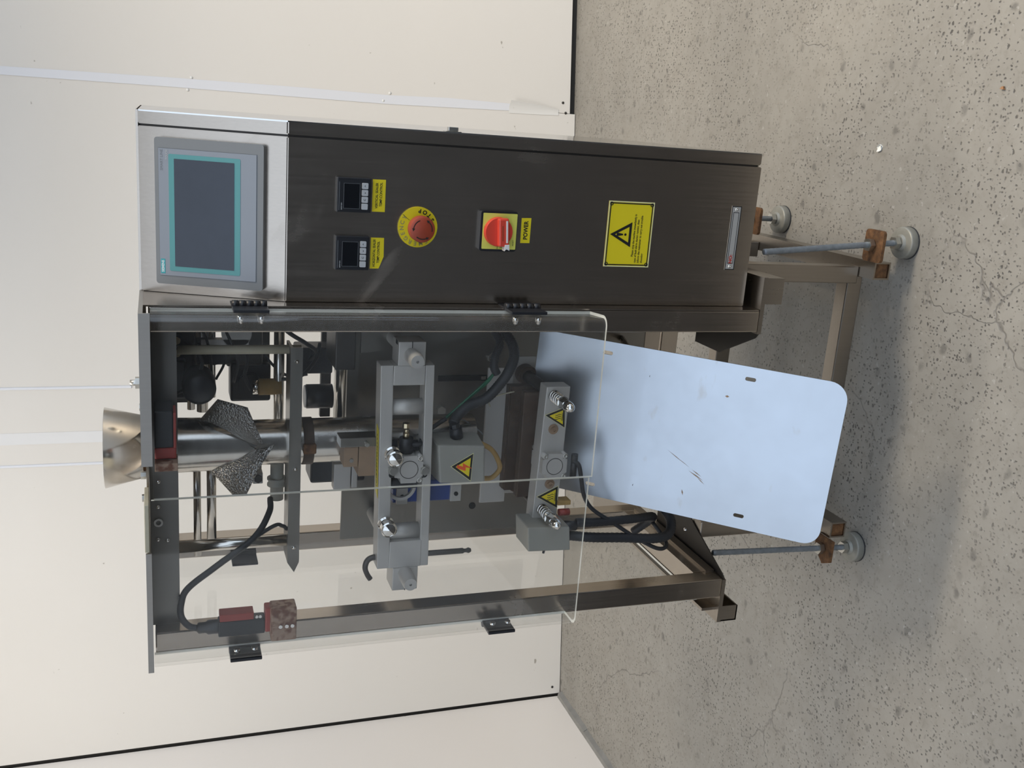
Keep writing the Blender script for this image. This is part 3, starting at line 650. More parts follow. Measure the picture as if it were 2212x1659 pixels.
for xa in (.035, Wc-.045):
    q = CM @ Vector((xa, Lc-.20, -.002))
    b = MB(); b.tube([q, q+Vector((0, .05, -.005)), (q.x, .286, .42)], .006, 8); part('chute_bracket', b, 'steel')
# scuffs on the sheet
b = MB()
for (xa, ya), (xb, yb), w_ in (((.090, .230), (.108, .262), .0012), ((.086, .222), (.096, .240), .0007), ((.068, .196), (.080, .222), .0022), ((.074, .200), (.083, .217), .0016), ((.062, .193), (.072, .207), .0014), ((.216, .178), (.216, .185), .004), ((.036, .225), (.046, .228), .0025)):
    d = Vector((xb-xa, yb-ya, 0)).normalized(); nn = Vector((-d.y, d.x, 0))*w_/2
    b.poly([Vector((xa, ya, .0012)), Vector((xa, ya, .0012))*.5+Vector((xb, yb, .0012))*.5-nn, Vector((xb, yb, .0012)), Vector((xa, ya, .0012))*.5+Vector((xb, yb, .0012))*.5+nn])
part('scuff_marks', b, 'brown_block', ch, CM, kind='stuff')

# ------------------------------------------------------------------ filling funnel, tube and forming collar
TX, TY = -.2412, .100
b = MB(); b.lathe([(.0355, 1.270), (.0445, 1.2745), (.0600, 1.3375), (.0590, 1.3380), (.0430, 1.275)], (TX, TY, 0), (0, 0, 1), 48); part('funnel', b, 'steel_tube', label='steel filling funnel on top', sharp=60)
b = MB(); b.lathe([(.0452, 1.2755), (.0472, 1.2835), (.0475, 1.2835)], (TX, TY, 0), (0, 0, 1), 48); part('funnel_seam', b, 'rust')
b = MB(); b.lathe([(.0355, 0.772), (.0355, 1.274), (.0335, 1.274), (.0335, .772), (.0355, .772)], (TX, TY, 0), (0, 0, 1), 40); part('filling_tube', b, 'steel_tube', sharp=60)
b = MB()
rows = []
for k in range(9):
    row = []
    for i in range(33):
        a = math.radians(-180+360*i/32); zz = 1.268
        zl = 1.1216+.075*abs(a/math.pi)**.75*1.2
        r = .0405+.0020*(k/8)
        row.append(Vector((TX+r*math.sin(a), TY-r*math.cos(a), zl+(zz-zl)*k/8)))
    rows.append(row)
b.grid(rows); col = part('forming_collar', b, 'steel_tube', fix=False, label='curved forming collar around the filling tube')
def wing(inn, out, lab):
    I, O = spline(inn, 6), [Vector(q) for q in out]
    def samp(P, t):
        x = t*(len(P)-1); i = min(int(x), len(P)-2); return P[i].lerp(P[i+1], x-i)
    rows = [[samp(I, t/16).lerp(samp(O, t/16), s/6)+Vector((0, -.006*math.sin(math.pi*s/6), 0)) for t in range(17)] for s in range(7)]
    b = MB(); b.grid(rows)
    bmesh.ops.solidify(b.bm, geom=list(b.bm.faces), thickness=.0012)
    return part('collar_wing', b, 'embossed', col, label=lab)
wing([(-.2344, .055, 1.1216), (-.248, .058, 1.1402), (-.2595, .066, 1.1598), (-.2727, .085, 1.1844)], [(-.2237, .040, 1.0981), (-.2558, .030, 1.121), (-.3003, .030, 1.1409), (-.3087, .050, 1.1575), (-.2771, .090, 1.1922)], 'embossed collar wing beside the red switch side')
wing([(-.2306, .055, 1.1257), (-.2182, .058, 1.1504), (-.2055, .066, 1.1732), (-.1983, .085, 1.1987)], [(-.2215, .040, 1.1163), (-.1882, .030, 1.1295), (-.1631, .030, 1.1395), (-.1553, .050, 1.1806), (-.1997, .090, 1.2052)], 'embossed collar wing beside the cabinet')
b = MB(); b.lathe([(.0357, 1.036), (.0375, 1.036), (.0375, 1.052), (.0357, 1.052)], (TX, TY, 0), (0, 0, 1), 36); rg = part('tube_clamp', b, 'heated_block', sharp=40)
for s_ in (1,):
    b = MB(); b.box(TX-.008, TX+.008, TY-.044, TY-.036, 1.034, 1.054, 0, .002); part('clamp_lug', b, 'rust', rg)
# shelf that holds the tube
b = MB(); b.box(-.4250, -.0790, .050, .054, 1.0585, 1.0765); b.box(-.4250, -.0790, .054, .100, 1.0725, 1.0765); sh = part('tube_shelf', b, 'steel_plate')
for X in (-.10, -.27, -.40):
    b = MB(); b.lathe([(.003, 0), (.003, .002), (0, .003)], (X, .050, 1.067), (0, -1, 0), 10); part('screw', b, 'polished', sh)
b = MB(); b.prism([(-.425, 1.0765), (-.425, 1.0585), (-.442, 1.066)], 'y', .05, .08); part('shelf_tip', b, 'steel_plate', sh)
# film rollers and rods at the back
def rodx(name, x0, x1, y, z, r, mat='polished'):
    b = MB(); b.cyl((x0, y, z), (x1, y, z), r, seg=18); return part(name, b, mat)
rodx('film_roller', -.215, -.02, .20, 1.213, .0060, 'steel_tube'); rodx('film_roller', -.225, -.02, .22, 1.195, .0090, 'steel_tube'); rodx('film_roller', -.21, -.02, .25, 1.178, .0055, 'steel_tube')
rodx('film_roller', -.47, -.29, .20, 1.205, .0060, 'steel_tube'); rodx('film_roller', -.47, -.29, .25, 1.180, .0080, 'steel_tube')
rodx('guide_bar', -.32, -.03, .20, 1.076, .0085, 'steel_tube'); rodx('guide_bar', -.236, -.02, .20, .9755, .0100, 'steel_tube')
b = MB(); b.box(-.236, -.03, .195, .205, .946, .9645); part('flat_bar', b, 'steel_plate')
b = MB(); b.box(-.266, -.03, .300, .312, .974, .992, 0, .001); part('flat_bar', b, 'dark_metal')
b = MB(); b.cyl((-.086, .07, 1.0585), (-.086, .07, 1.235), .0068, seg=18); part('hanger_rod', b, 'label_beige')
b = MB(); b.cyl((-.395, .07, 1.0585), (-.395, .07, 1.238), .0090, seg=18); part('hanger_rod', b, 'steel_tube')
b = MB(); b.box(-.130, -.045, .11, .20, .968, 1.000, 0, .002); part('drive_block', b, 'dark_metal')
b = MB(); b.cyl((-.192, .18, .992), (-.192, .18, 1.034), .0200, seg=24); rgl = part('air_regulator', b, 'black_plastic', label='black air regulator behind the tube')
b = MB(); b.cyl((-.192, .18, 1.0345), (-.192, .18, 1.037), .0185, seg=24); part('regulator_cap', b, 'grey_face', rgl)
b = MB(); b.cyl((-.18, .2, 1.072), (-.18, .2, 1.108), .0135, seg=20); b.cyl((-.18, .2, 1.108), (-.18, .2, 1.118), .012, seg=20, mi=1); part('capacitor', b, ['tan_sleeve', 'polished'])
b = MB(); b.box(-.160, -.055, .255, .30, 1.085, 1.155, 0, .003); b.box(-.15, -.07, .22, .255, 1.10, 1.14, 0, .004); part('drive_motor', b, 'dark_metal')
b = MB(); b.cyl((-.075, .13, 1.148), (-.075, .133, 1.148), .0225, seg=32); b.box(-.10, -.085, .13, .133, 1.13, 1.20); part('bracket_disc', b, 'alu')
b = MB(); b.lathe([(.024, 0), (.024, .05), (.018, .055), (0, .055)], (-.145, .12, 1.205), (0, -1, 0), 24); part('film_motor', b, 'black_plastic', label='black motor near the top')
b = MB(); b.box(-.155, -.055, .16, .20, 1.208, 1.262, 0, .004); part('valve_block', b, 'dark_metal')
for X in (-.07, -.09, -.11):
    b = MB(); b.cyl((X, .16, 1.235), (X, .145, 1.235), .006, seg=12); part('air_fitting', b, 'brass')
b = MB(); b.box(-.235, -.030, .306, .312, 1.200, 1.236); b.box(-.235, -.030, .312, .316, 1.180, 1.236); part('rear_cover', b, 'dark_metal')
b = MB(); b.box(-.215, -.150, .235, .285, 1.085, 1.150, 0, .004); b.cyl((-.185, .235, 1.12), (-.185, .222, 1.12), .02, seg=20); part('gearbox', b, 'black_plastic', label='black gearbox behind the collar')
b = MB(); b.box(-.135, -.100, .17, .215, 1.155, 1.205, 0, .003); b.cyl((-.118, .17, 1.18), (-.118, .15, 1.18), .012, seg=16); part('film_sensor', b, 'black_plastic')
b = MB(); b.box(-.060, -.042, .10, .16, 1.10, 1.262, 0, .002); part('sensor_bracket', b, 'dark_metal')
b = MB(); b.box(-.180, -.120, .14, .20, 1.222, 1.262, 0, .003); part('valve_block', b, 'black_plastic')
b = MB(); b.box(-.165, -.12, .22, .27, .985, 1.045, 0, .003); part('valve_block', b, 'black_plastic')
cable_sets = [([(-.06, .10, 1.26), (-.075, .09, 1.225), (-.11, .09, 1.20), (-.15, .10, 1.22), (-.17, .12, 1.25)], .0028), ([(-.04, .12, 1.25), (-.06, .11, 1.205), (-.09, .10, 1.19), (-.135, .12, 1.185)], .0022),
 ([(-.05, .20, 1.10), (-.085, .19, 1.065), (-.105, .19, 1.035), (-.125, .21, 1.015), (-.15, .23, 1.03)], .0035), ([(-.105, .19, 1.012), (-.13, .18, 1.02), (-.155, .17, 1.045), (-.16, .17, 1.075)], .003),
 ([(-.10, .22, 1.14), (-.13, .2, 1.125), (-.16, .2, 1.13), (-.185, .2, 1.12)], .003), ([(-.12, .23, 1.10), (-.14, .21, 1.09), (-.165, .21, 1.06), (-.16, .2, 1.03)], .0025), ([(-.09, .15, 1.175), (-.12, .14, 1.165), (-.15, .14, 1.178)], .002), ([(-.05, .14, 1.175), (-.08, .13, 1.16), (-.12, .14, 1.145), (-.16, .16, 1.15)], .0024)]
for pts, r in cable_sets:
    b = MB(); b.tube(pts, r, 8); part('cable', b, 'black_rubber')
b = MB(); b.lathe([(.0155, 0), (.0155, .003), (.013, .006), (.0155, .010), (.0155, .013)], (-.308, .12, 1.086), (-1, 0, 0), 28, cap0=True, cap1=True); b.cyl((-.27, .12, 1.086), (-.345, .12, 1.086), .0105, seg=20); part('pulley', b, 'grey_box')
b = MB(); b.box(-.300, -.275, .12, .15, 1.11, 1.185, 0, .001); b.box(-.31, -.292, .10, .13, 1.110, 1.125, 0, .001); bkk = part('mount_bracket', b, 'alu')
b = MB(); b.hexhead((-.300, .099, 1.1175), (-.300, .093, 1.1175), .0065); part('hex_bolt', b, 'dark_metal', bkk)
b = MB(); b.box(-.335, -.290, .118, .14, .968, .9955, 0, .001); b.box(-.332, -.292, .118, .14, .9570, .9665, 0, .001); part('slide_block', b, 'alu')
b = MB(); b.box(-.33, -.28, .14, .20, .94, 1.03, 0, .004); part('slide_motor', b, 'black_plastic')
# vertical sealing bar blocks in front of the tube
b = MB(); b.box(-.2290, -.2140, .024, .055, .945, 1.004, 0, .001); sb_ = part('seal_bar', b, 'steel_plate')
b = MB(); b.cyl((-.2215, .024, .965), (-.2215, .012, .965), .0022, seg=10); b.hexhead((-.2215, .014, .965), (-.2215, .010, .965), .0035); part('screw', b, 'bolt', sb_)
b = MB(); b.box(-.2790, -.2300, .030, .075, .9440, .9735, 0, .001); bb_ = part('insulating_block', b, 'brown_block', label='brown insulating block above the jaw frame')
b = MB(); b.box(-.2630, -.2310, .030, .065, .9745, .9965, 0, .001); part('insulating_block', b, 'brown_block', label='small brown insulating block')
b = MB(); b.cyl((-.252, .030, .985), (-.252, .027, .985), .0030, seg=12); part('screw', b, 'bolt', bb_)

# ------------------------------------------------------------------ upper jaw frame
def zb(X): return -.0068*(-.0948-X)/.33                                    # the frame sags a little to the left
def bar(z0, z1, lab):
    b = MB(); X0, X1 = -.0948, -.4240
    b.hexa([(X1, 0, z0+zb(X1)), (X0, 0, z0), (X0, .033, z0), (X1, .033, z0+zb(X1)), (X1, 0, z1+zb(X1)), (X0, 0, z1), (X0, .033, z1), (X1, .033, z1+zb(X1))], 0, .0012)
    return part('jaw_bar', b, 'alu', label=lab)
ub = bar(.9318, .9513, 'upper aluminium bar of the jaw frame'); lb = bar(.8690, .8830, 'lower aluminium bar of the jaw frame')
b = MB(); b.box(-.0950, -.0584, -.002, .040, .8845, .9260, 0, .0012); b.box(-.1255, -.0950, -.001, .036, .8832, .9316, 0, .0012); eb = part('end_block', b, 'alu', label='clamp block on the cabinet side')
b = MB(); b.box(-.0755, -.0580, -.0025, -.0010, .9050, .9060); b.box(-.0645, -.0585, .006, .018, .926, .9263); part('clamp_slit', b, 'dark_void', eb)
b = MB(); b.box(-.4240, -.3790, -.001, .036, .8750, .9260, 0, .0012); b.box(-.4625, -.4240, -.002, .040, .8790, .9195, 0, .0012); eb2 = part('end_block', b, 'alu', label='clamp block on the hopper side')
b = MB(); b.box(-.4630, -.4450, -.0025, -.0010, .8985, .8995); part('clamp_slit', b, 'dark_void', eb2)
def shaft(X, Z, yt):
    b = MB(); b.lathe([(.0115, .25), (.0115, yt+.006), (.0098, yt), (.0022, yt), (.0022, yt+.004), (0, yt+.004)], (X, 0, Z), (0, 1, 0), 28); return part('guide_shaft', b, 'alu', sharp=35)
shaft(-.0790, .9065, -.042); shaft(-.4340, .9000, -.042)
for X in (-.1635, -.3680):
    b = MB(); b.cyl((X, .016, .8825+zb(X)), (X, .016, .9325+zb(X)), .0125, seg=28); part('spacer', b, 'alu')
for X, Z in ((-.2330, .9290), (-.3470, .9340)):
    b = MB(); b.lathe([(.0125, 0), (.0125, .004), (.0100, .006), (.0100, .013), (.0122, .015), (.0124, .026), (.0105, .0275), (.0098, .0268), (0, .0300)], (X, 0, Z), (0, -1, 0), 32); part('knob', b, 'polished', sharp=30)
for X, Z in ((-.2590, .9270), (-.2610, .8770)):
    b = MB(); b.hexhead((X, 0, Z), (X, -.007, Z), .0082); b.lathe([(.0062, .007), (.0058, .0085), (0, .0085)], (X, 0, Z), (0, -1, 0), 18); bo = part('hex_bolt', b, 'bolt', sharp=30)
    b = MB(); V, Fs = curve_mesh([rrect(X-.0135, X+.002, Z-.0055, Z+.0055, .005)], .0004); b.raw([v+Vector((0, 0, .0003)) for v in V], Fs); part('slot', b, 'dark_void', bo, PF)
def cylinder_cap(cx, cz, y, w, mat='alu'):
    h = w/2; n4 = [(-h, -h*.55), (-h*.62, -h*.62), (-h*.55, -h), (h*.55, -h), (h*.62, -h*.62), (h, -h*.55), (h, h*.55), (h*.62, h*.62), (h*.55, h), (-h*.55, h), (-h*.62, h*.62), (-h, h*.55)]
    b = MB(); b.prism([(cx+a, cz+c) for a, c in n4], 'y', y, y+.05)
    for sx, sz in ((-1, -1), (1, -1), (1, 1)):
        b.cyl((cx+sx*h*.80, y, cz+sz*h*.80), (cx+sx*h*.80, y+.05, cz+sz*h*.80), h*.22, seg=16)
    o = part('air_cylinder', b, mat)
    b = MB(); b.lathe([(h*.66, .0002), (h*.66, .0007), (h*.62, .0007), (h*.62, .0002)], (cx, y, cz), (0, -1, 0), 36); part('cap_ring', b, 'dark_metal', o)
    b = MB(); b.cyl((cx, y, cz), (cx, y-.0006, cz), h*.61, seg=36); part('cap_disc', b, mat, o)
    for sx, sz in ((-1, -1), (1, -1), (1, 1)):
        b = MB(); X, Z = cx+sx*h*.80, cz+sz*h*.80; b.lathe([(h*.17, .0), (h*.17, .0012), (h*.09, .0012), (h*.09, 0)], (X, y, Z), (0, -1, 0), 14); part('cap_screw', b, 'bolt', o)
    return o
cylinder_cap(-.2590, .9020, -.004, .0440)['label'] = 'square air cylinder end between the jaw bars'
b = MB(); b.box(-.2960, -.2820, .012, .06, .884, .924, 0, .001); part('cylinder_clamp', b, 'black_plastic')
b = MB(); V, Fs = curve_mesh([circ(-.298, .905, .024, 30), circ(-.298, .905, .019, 26)], .006); b.raw([v+Vector((0, 0, -.03)) for v in V], Fs); part('clamp_ring', b, 'alu', M=PF)
b = MB(); b.box(-.3360, -.3000, .052, .085, .8000, .9120, 0, .002); ba = part('linear_slide', b, 'blue_paint', label='blue linear slide behind the jaw frame')
for z in (.806, .895):
    b = MB(); b.box(-.3365, -.3080, .046, .053, z-.006, z+.012, 0, .001); b.cyl((-.323, .046, z+.003), (-.323, .044, z+.003), .0035, seg=12, mi=1); part('slide_end', b, ['alu', 'dark_void'], ba)
# air fitting inside the frame
b = MB(); b.cyl((-.236, .012, .9045), (-.212, .012, .9045), .0105, seg=20); b.box(-.228, -.214, .004, .022, .896, .913, 0, .003); fi = part('elbow_fitting', b, 'black_plastic')
b = MB(); b.cyl((-.212, .010, .9055), (-.204, .010, .9055), .0050, seg=14); b.cyl((-.204, .010, .9055), (-.198, .010, .9055), .0040, seg=14); b.cyl((-.196, .012, .906), (-.189, .012, .906), .0058, seg=8); part('brass_port', b, 'brass', fi)
b = MB(); b.cyl((-.225, .02, .918), (-.225, .02, .932), .0085, seg=16); b.cyl((-.228, .02, .8845), (-.228, .02, .898), .009, seg=16); part('tee_port', b, 'black_plastic', fi)
b = MB(); b.tube([(-.222, .012, .900), (-.221, .004, .885), (-.217, .034, .872), (-.205, .045, .850), (-.196, .05, .832)], .0036, 8); part('air_hose', b, 'black_rubber')
# long yellow sticker on the top of the upper bar
ytop = .9514
SM = Matrix.Translation((0, .0, ytop-.0022)) @ Matrix(((1,0,0,0),(0,1,0,0),(0,0,1,0),(0,0,0,1)))
b = MB(); b.hexa([(-.3060, .004, .0005+zb(-.306)+.0022), (-.1960, .004, .0005+zb(-.196)+.0022), (-.1900, .018, .0005+zb(-.19)+.0022), (-.2980, .018, .0005+zb(-.298)+.0022), (-.3060, .004, .0010+zb(-.306)+.0022), (-.1960, .004, .0010+zb(-.196)+.0022), (-.1900, .018, .0010+zb(-.19)+.0022), (-.2980, .018, .0010+zb(-.298)+.0022)])
ys_ = part('warning_strip', b, 'yellow', M=SM, label='long yellow sticker with small black print')
b = MB()
random.seed(3); x = -.294
while x < -.205:
    w_ = random.uniform(.0015, .005); zz = zb(x)+.0034
    b.poly([(x, .0085, zz), (x+w_, .0085, zz), (x+w_+.001, .0125, zz), (x+.001, .0125, zz)]); x += w_+random.uniform(.0008, .003)
part('small_print', b, 'ink', ys_, SM)

# junction box below the jaw frame
b = MB(); b.hexa([(-.2900, 0, .7760), (-.2270, 0, .7805), (-.2210, .055, .7770), (-.2900, .055, .7740), (-.2860, 0, .8510), (-.2225, 0, .8575), (-.2180, .055, .8600), (-.2860, .055, .8560)], 0, .003)
jb = part('junction_box', b, 'grey_box', label='grey junction box with a high voltage sticker')
def trisign(pts, M, sym, parent, y):
    P = [Vector(q) for q in pts]; c = (P[0]+P[1]+P[2])/3
    def sc_(k): return [tuple(c+(q-c)*k) for q in P]
    b = MB(); V, Fs = curve_mesh([sc_(1.06)], .0004); b.raw([v+Vector((0, 0, .0003)) for v in V], Fs); o = part('sticker_edge', b, 'cream_edge', parent, M)
    b = MB(); V, Fs = curve_mesh([sc_(1.0)], .0004); b.raw([v+Vector((0, 0, .0006)) for v in V], Fs); part('sticker_border', b, 'ink', parent, M)
    b = MB(); V, Fs = curve_mesh([sc_(.70)], .0004); b.raw([v+Vector((0, 0, .0009)) for v in V], Fs); part('sticker_field', b, 'yellow', parent, M)
    s = (P[1]-P[2]).length; b = MB()
    if sym == 'bolt':
        q = [(-.02, .30), (.10, .30), (.02, .08), (.16, .10), (-.06, -.26), (.0, -.02), (-.14, -.02)]
        V, Fs = curve_mesh([[(c.x+a*s, c.y+d*s) for a, d in q]], .0004); b.raw([v+Vector((0, 0, .0012)) for v in V], Fs); part('flash_symbol', b, 'sticker_red', parent, M)
    else:
        for k in (-.10, 0, .10):
            l_, r_ = [], []
            for i in range(9):
                t_ = i/8; xx = c.x+s*(k+.03*math.sin(t_*6.28)); zz = c.y+s*(-.13+.30*t_); l_.append((xx-s*.014, zz)); r_.append((xx+s*.014, zz))
            V, Fs = curve_mesh([l_+r_[::-1]], .0004); b.raw([v+Vector((0, 0, .0012)) for v in V], Fs)
        for zz in (-.17, -.205):
            V, Fs = curve_mesh([[(c.x-s*.20, c.y+s*zz), (c.x+s*.20, c.y+s*zz), (c.x+s*.20, c.y+s*(zz-.016)), (c.x-s*.20, c.y+s*(zz-.016))]], .0004); b.raw([v+Vector((0, 0, .0012)) for v in V], Fs)
        part('heat_symbol', b, 'ink', parent, M)
trisign([(-.2587, .8335), (-.2388, .7992), (-.2835, .8009)], PF, 'bolt', jb, 0)
b = MB(); b.cyl((-.2215, .03, .818), (-.205, .03, .822), .0105, seg=18); b.cyl((-.205, .03, .822), (-.198, .03, .824), .0085, seg=8); part('cable_gland', b, 'black_plastic', jb)
hz_ = [(-.200, .035, .824), (-.1900, .045, .815), (-.175, .05, .795), (-.1635, .05, .767), (-.140, .05, .745), (-.1179, .05, .7314), (-.0950, .06, .7210), (-.075, .08, .7230), (-.055, .10, .740)]
b = MB(); b.tube(hz_, .0080, 10, sub=14, ribs=.12); part('corrugated_hose', b, 'black_rubber')
b = MB(); b.tube([(-.125, .055, .750), (-.112, .055, .756), (-.095, .062, .752), (-.078, .075, .742), (-.05, .10, .752)], .0065, 10, sub=10, ribs=.1); part('corrugated_hose', b, 'black_rubber')
for k in range(3):
    b = MB(); dx = .004*k
    b.tube([(-.205, .05+dx, .845-dx), (-.185, .05+dx, .822-dx), (-.160, .05+dx, .795-dx), (-.138, .052, .770-dx*.5), (-.120, .055, .752)], .0018, 6); part('green_wire', b, 'green_wire')
b = MB(); b.tube([(-.2290, .02, .782), (-.243, .03, .760), (-.262, .04, .745), (-.285, .05, .735), (-.300, .05, .748), (-.296, .04, .770), (-.288, .02, .776)], .0042, 8); part('heater_sleeve', b, 'tan_sleeve')
b = MB(); b.tube([(-.21, .05, .818), (-.205, .07, .80), (-.22, .08, .775), (-.228, .06, .765)], .0012, 6); part('thin_wire', b, 'grey_plastic')
b = MB(); b.tube([(-.165, .09, .705), (-.172, .09, .735), (-.182, .09, .748), (-.190, .09, .745)], .0013, 6); part('thin_wire', b, 'label_beige')

# ------------------------------------------------------------------ lower jaw
b = MB(); b.hexa([(-.3760, .010, .6440), (-.1355, .010, .6395), (-.1355, .040, .6395), (-.3760, .040, .6440), (-.3760, .010, .6870), (-.1355, .010, .6800), (-.1355, .040, .6800), (-.3760, .040, .6870)], 0, .0012)
fp = part('front_jaw_plate', b, 'alu', label='aluminium jaw plate with heat warning stickers')
trisign([(-.1824, .6788), (-.1701, .6463), (-.2040, .6440)], PFy(.0098), 'heat', fp, 0)
trisign([(-.3219, .6812), (-.3054, .6463), (-.3431, .6445)], PFy(.0098), 'heat', fp, 0)
for X, Z in ((-.2063, .6631), (-.3004, .6611)):
    b = MB(); b.lathe([(.0085, 0), (.0085, .0012), (.0050, .0014), (.0050, .006), (.0026, .006), (.0026, .004), (0, .004)], (X, .010, Z), (0, -1, 0), 20); part('socket_screw', b, 'brown_block', fp, sharp=35)
for X, Z in ((-.1503, .6666), (-.3445, .6711)):
    b = MB(); b.cyl((X, .20, Z), (X, .010, Z), .0095, seg=20); gr = part('guide_rod', b, 'dark_metal')
    b = MB(); pts = []
    for i in range(56):
        a = i/55*2*math.pi*4.5; pts.append((X+.0085*math.cos(a), .008-.034*i/55, Z+.0085*math.sin(a)))
    b.tube(pts, .0017, 6, sub=1); part('spring', b, 'polished', gr)
    b = MB(); b.cyl((X, .01, Z), (X, -.04, Z), .0048, seg=14); part('stud', b, 'bolt', gr)
    b = MB(); b.cyl((X, -.026, Z), (X, -.0290, Z), .0100, seg=20); b.hexhead((X, -.029, Z), (X, -.038, Z), .0098); part('hex_nut', b, 'polished', gr)
    b = MB(); b.hexhead((X, -.038, Z), (X, -.046, Z), .0098); b.lathe([(.0086, .046), (.0086, .053), (.0072, .059), (.0042, .0630), (0, .0642)], (X, 0, Z), (0, -1, 0), 22); part('acorn_nut', b, 'polished', gr)
    b = MB(); b.lathe([(.0175, .20), (.0175, .130), (.0155, .128), (.0120, .128), (.0098, .130)], (X, 0, Z), (0, 1, 0), 26); part('bushing', b, 'heated_block', gr, sharp=35)
    b = MB(); b.box(X-.026, X+.030, .150, .156, Z-.020, Z+.028, 0, .001); part('flange_plate', b, 'alu', gr)
b = MB(); b.box(-.3400, -.1570, .095, .112, .664, .7120, 0, .0015); b.box(-.3400, -.1570, .090, .095, .664, .684); b.box(-.3400, -.1570, .090, .095, .690, .710); part('heated_jaw', b, 'heated_block', label='brown stained heated sealing jaw')
b = MB(); b.box(-.3400, -.1570, .055, .072, .652, .700, 0, .0015); part('front_jaw', b, 'heated_block')
b = MB(); b.box(-.3700, -.1300, .112, .118, .700, .7450, 0, .001); part('jaw_backing', b, 'alu')
o = cylinder_cap(-.2660, .6600, -.002, .0430, 'alu'); o['label'] = 'square air cylinder end on the lower jaw plate'
b = MB(); b.hexa([(-.4030, -.030, .6310), (-.3610, -.030, .6360), (-.3610, .030, .6360), (-.4030, .030, .6310), (-.4000, -.030, .7050), (-.3575, -.030, .7090), (-.3575, .030, .7090), (-.4000, .030, .7050)], 0, .002)
tb2 = part('terminal_box', b, 'grey_box', label='grey terminal box at the end of the lower jaw')
b = MB(); b.box(-.3805, -.3785, -.0300, -.026, .6345, .6340); b.cyl((-.405, -.002, .664), (-.418, -.002, .6665), .0022, seg=8); part('wire_end', b, 'black_rubber', tb2)
b = MB(); b.cyl((-.372, 0, .634), (-.373, 0, .612), .0085, seg=16); part('cable_gland', b, 'black_plastic', tb2)
b = MB(); b.cyl((-.352, .01, .640), (-.352, .01, .622), .006, seg=12); part('red_cap', b, 'red_cover', tb2)
b = MB(); b.box(-.338, -.330, .005, .025, .622, .645, 0, .001); part('sleeve_end', b, 'tan_sleeve', tb2)
b = MB(); b.tube([(-.255, -.008, .632), (-.262, -.012, .622), (-.290, -.006, .612), (-.320, 0, .602), (-.345, 0, .585), (-.372, 0, .545), (-.405, 0, .495), (-.428, 0, .450), (-.428, .02, .425), (-.40, .05, .44)], .0036, 8); part('air_hose', b, 'black_rubber')
b = MB(); b.cyl((-.245, -.006, .628), (-.285, -.006, .628), .0055, seg=12); part('hose_elbow', b, 'black_plastic')
b = MB(); b.tube([(-.368, 0, .612), (-.3700, 0, .57), (-.373, .01, .50), (-.380, .03, .455), (-.40, .06, .44), (-.43, .08, .46)], .0072, 10, sub=14, ribs=.1); part('corrugated_hose', b, 'black_rubber')
b = MB(); b.tube([(-.395, .01, .618), (-.397, 0, .58), (-.402, 0, .52), (-.408, 0, .46), (-.405, .01, .428), (-.385, .03, .418), (-.36, .06, .44), (-.33, .12, .50)], .0080, 10, sub=14, ribs=.1); part('corrugated_hose', b, 'black_rubber')

# ------------------------------------------------------------------ guard switches
b = MB(); b.box(-.192, -.140, -.055, -.005, 1.2435, 1.268, 0, .002); s1 = part('guard_switch', b, 'black_plastic', label='black guard switch with red head under the roof')
b = MB(); b.box(-.192, -.142, -.057, -.020, 1.2400, 1.2437, 0, .001); part('red_cover', b, 'red_cover', s1)
b = MB(); b.box(-.208, -.192, -.055, -.005, 1.2400, 1.268, 0, .002); part('switch_head', b, 'red_cover', s1)
b = MB(); b.box(-.2205, -.209, -.0695, -.030, 1.2385, 1.268, 0, .001); ac = part('actuator_block', b, 'worn_block', s1)
b = MB(); b.box(-.487, -.4625, -.052, -.0305, 1.120, 1.186, 0, .002); b.lathe([(.0105, 1.186), (.0105, 1.200), (.008, 1.203), (.008, 1.213), (.0045, 1.216)], (-.474, -.041, 0), (0, 0, 1), 16); s2 = part('guard_switch', b, 'black_plastic', label='black and red guard switch on the post')
b = MB(); b.box(-.4625, -.4515, -.052, -.0300, 1.136, 1.184, 0, .001); part('red_cover', b, 'red_cover', s2)
b = MB(); b.box(-.4850, -.4475, -.053, -.0300, 1.098, 1.120, 0, .002); part('switch_head', b, 'red_cover', s2)
for z in (1.127, 1.132):
    b = MB(); b.cyl((-.4585, -.052, z), (-.4585, -.0535, z), .0022, seg=10); part('screw', b, 'polished', s2)
b = MB(); b.tube([(-.474, -.041, 1.214), (-.472, -.036, 1.226), (-.462, -.026, 1.236), (-.447, -.014, 1.236), (-.428, -.004, 1.226), (-.4000, .005, 1.185), (-.365, .02, 1.130), (-.338, .05, 1.105), (-.330, .085, 1.10)], .0048, 8); part('switch_cable', b, 'black_rubber')
b = MB(); b.tube([(-.395, .008, 1.18), (-.355, .03, 1.105), (-.362, .05, 1.085), (-.372, .06, 1.077)], .0030, 8); part('switch_cable', b, 'black_rubber')

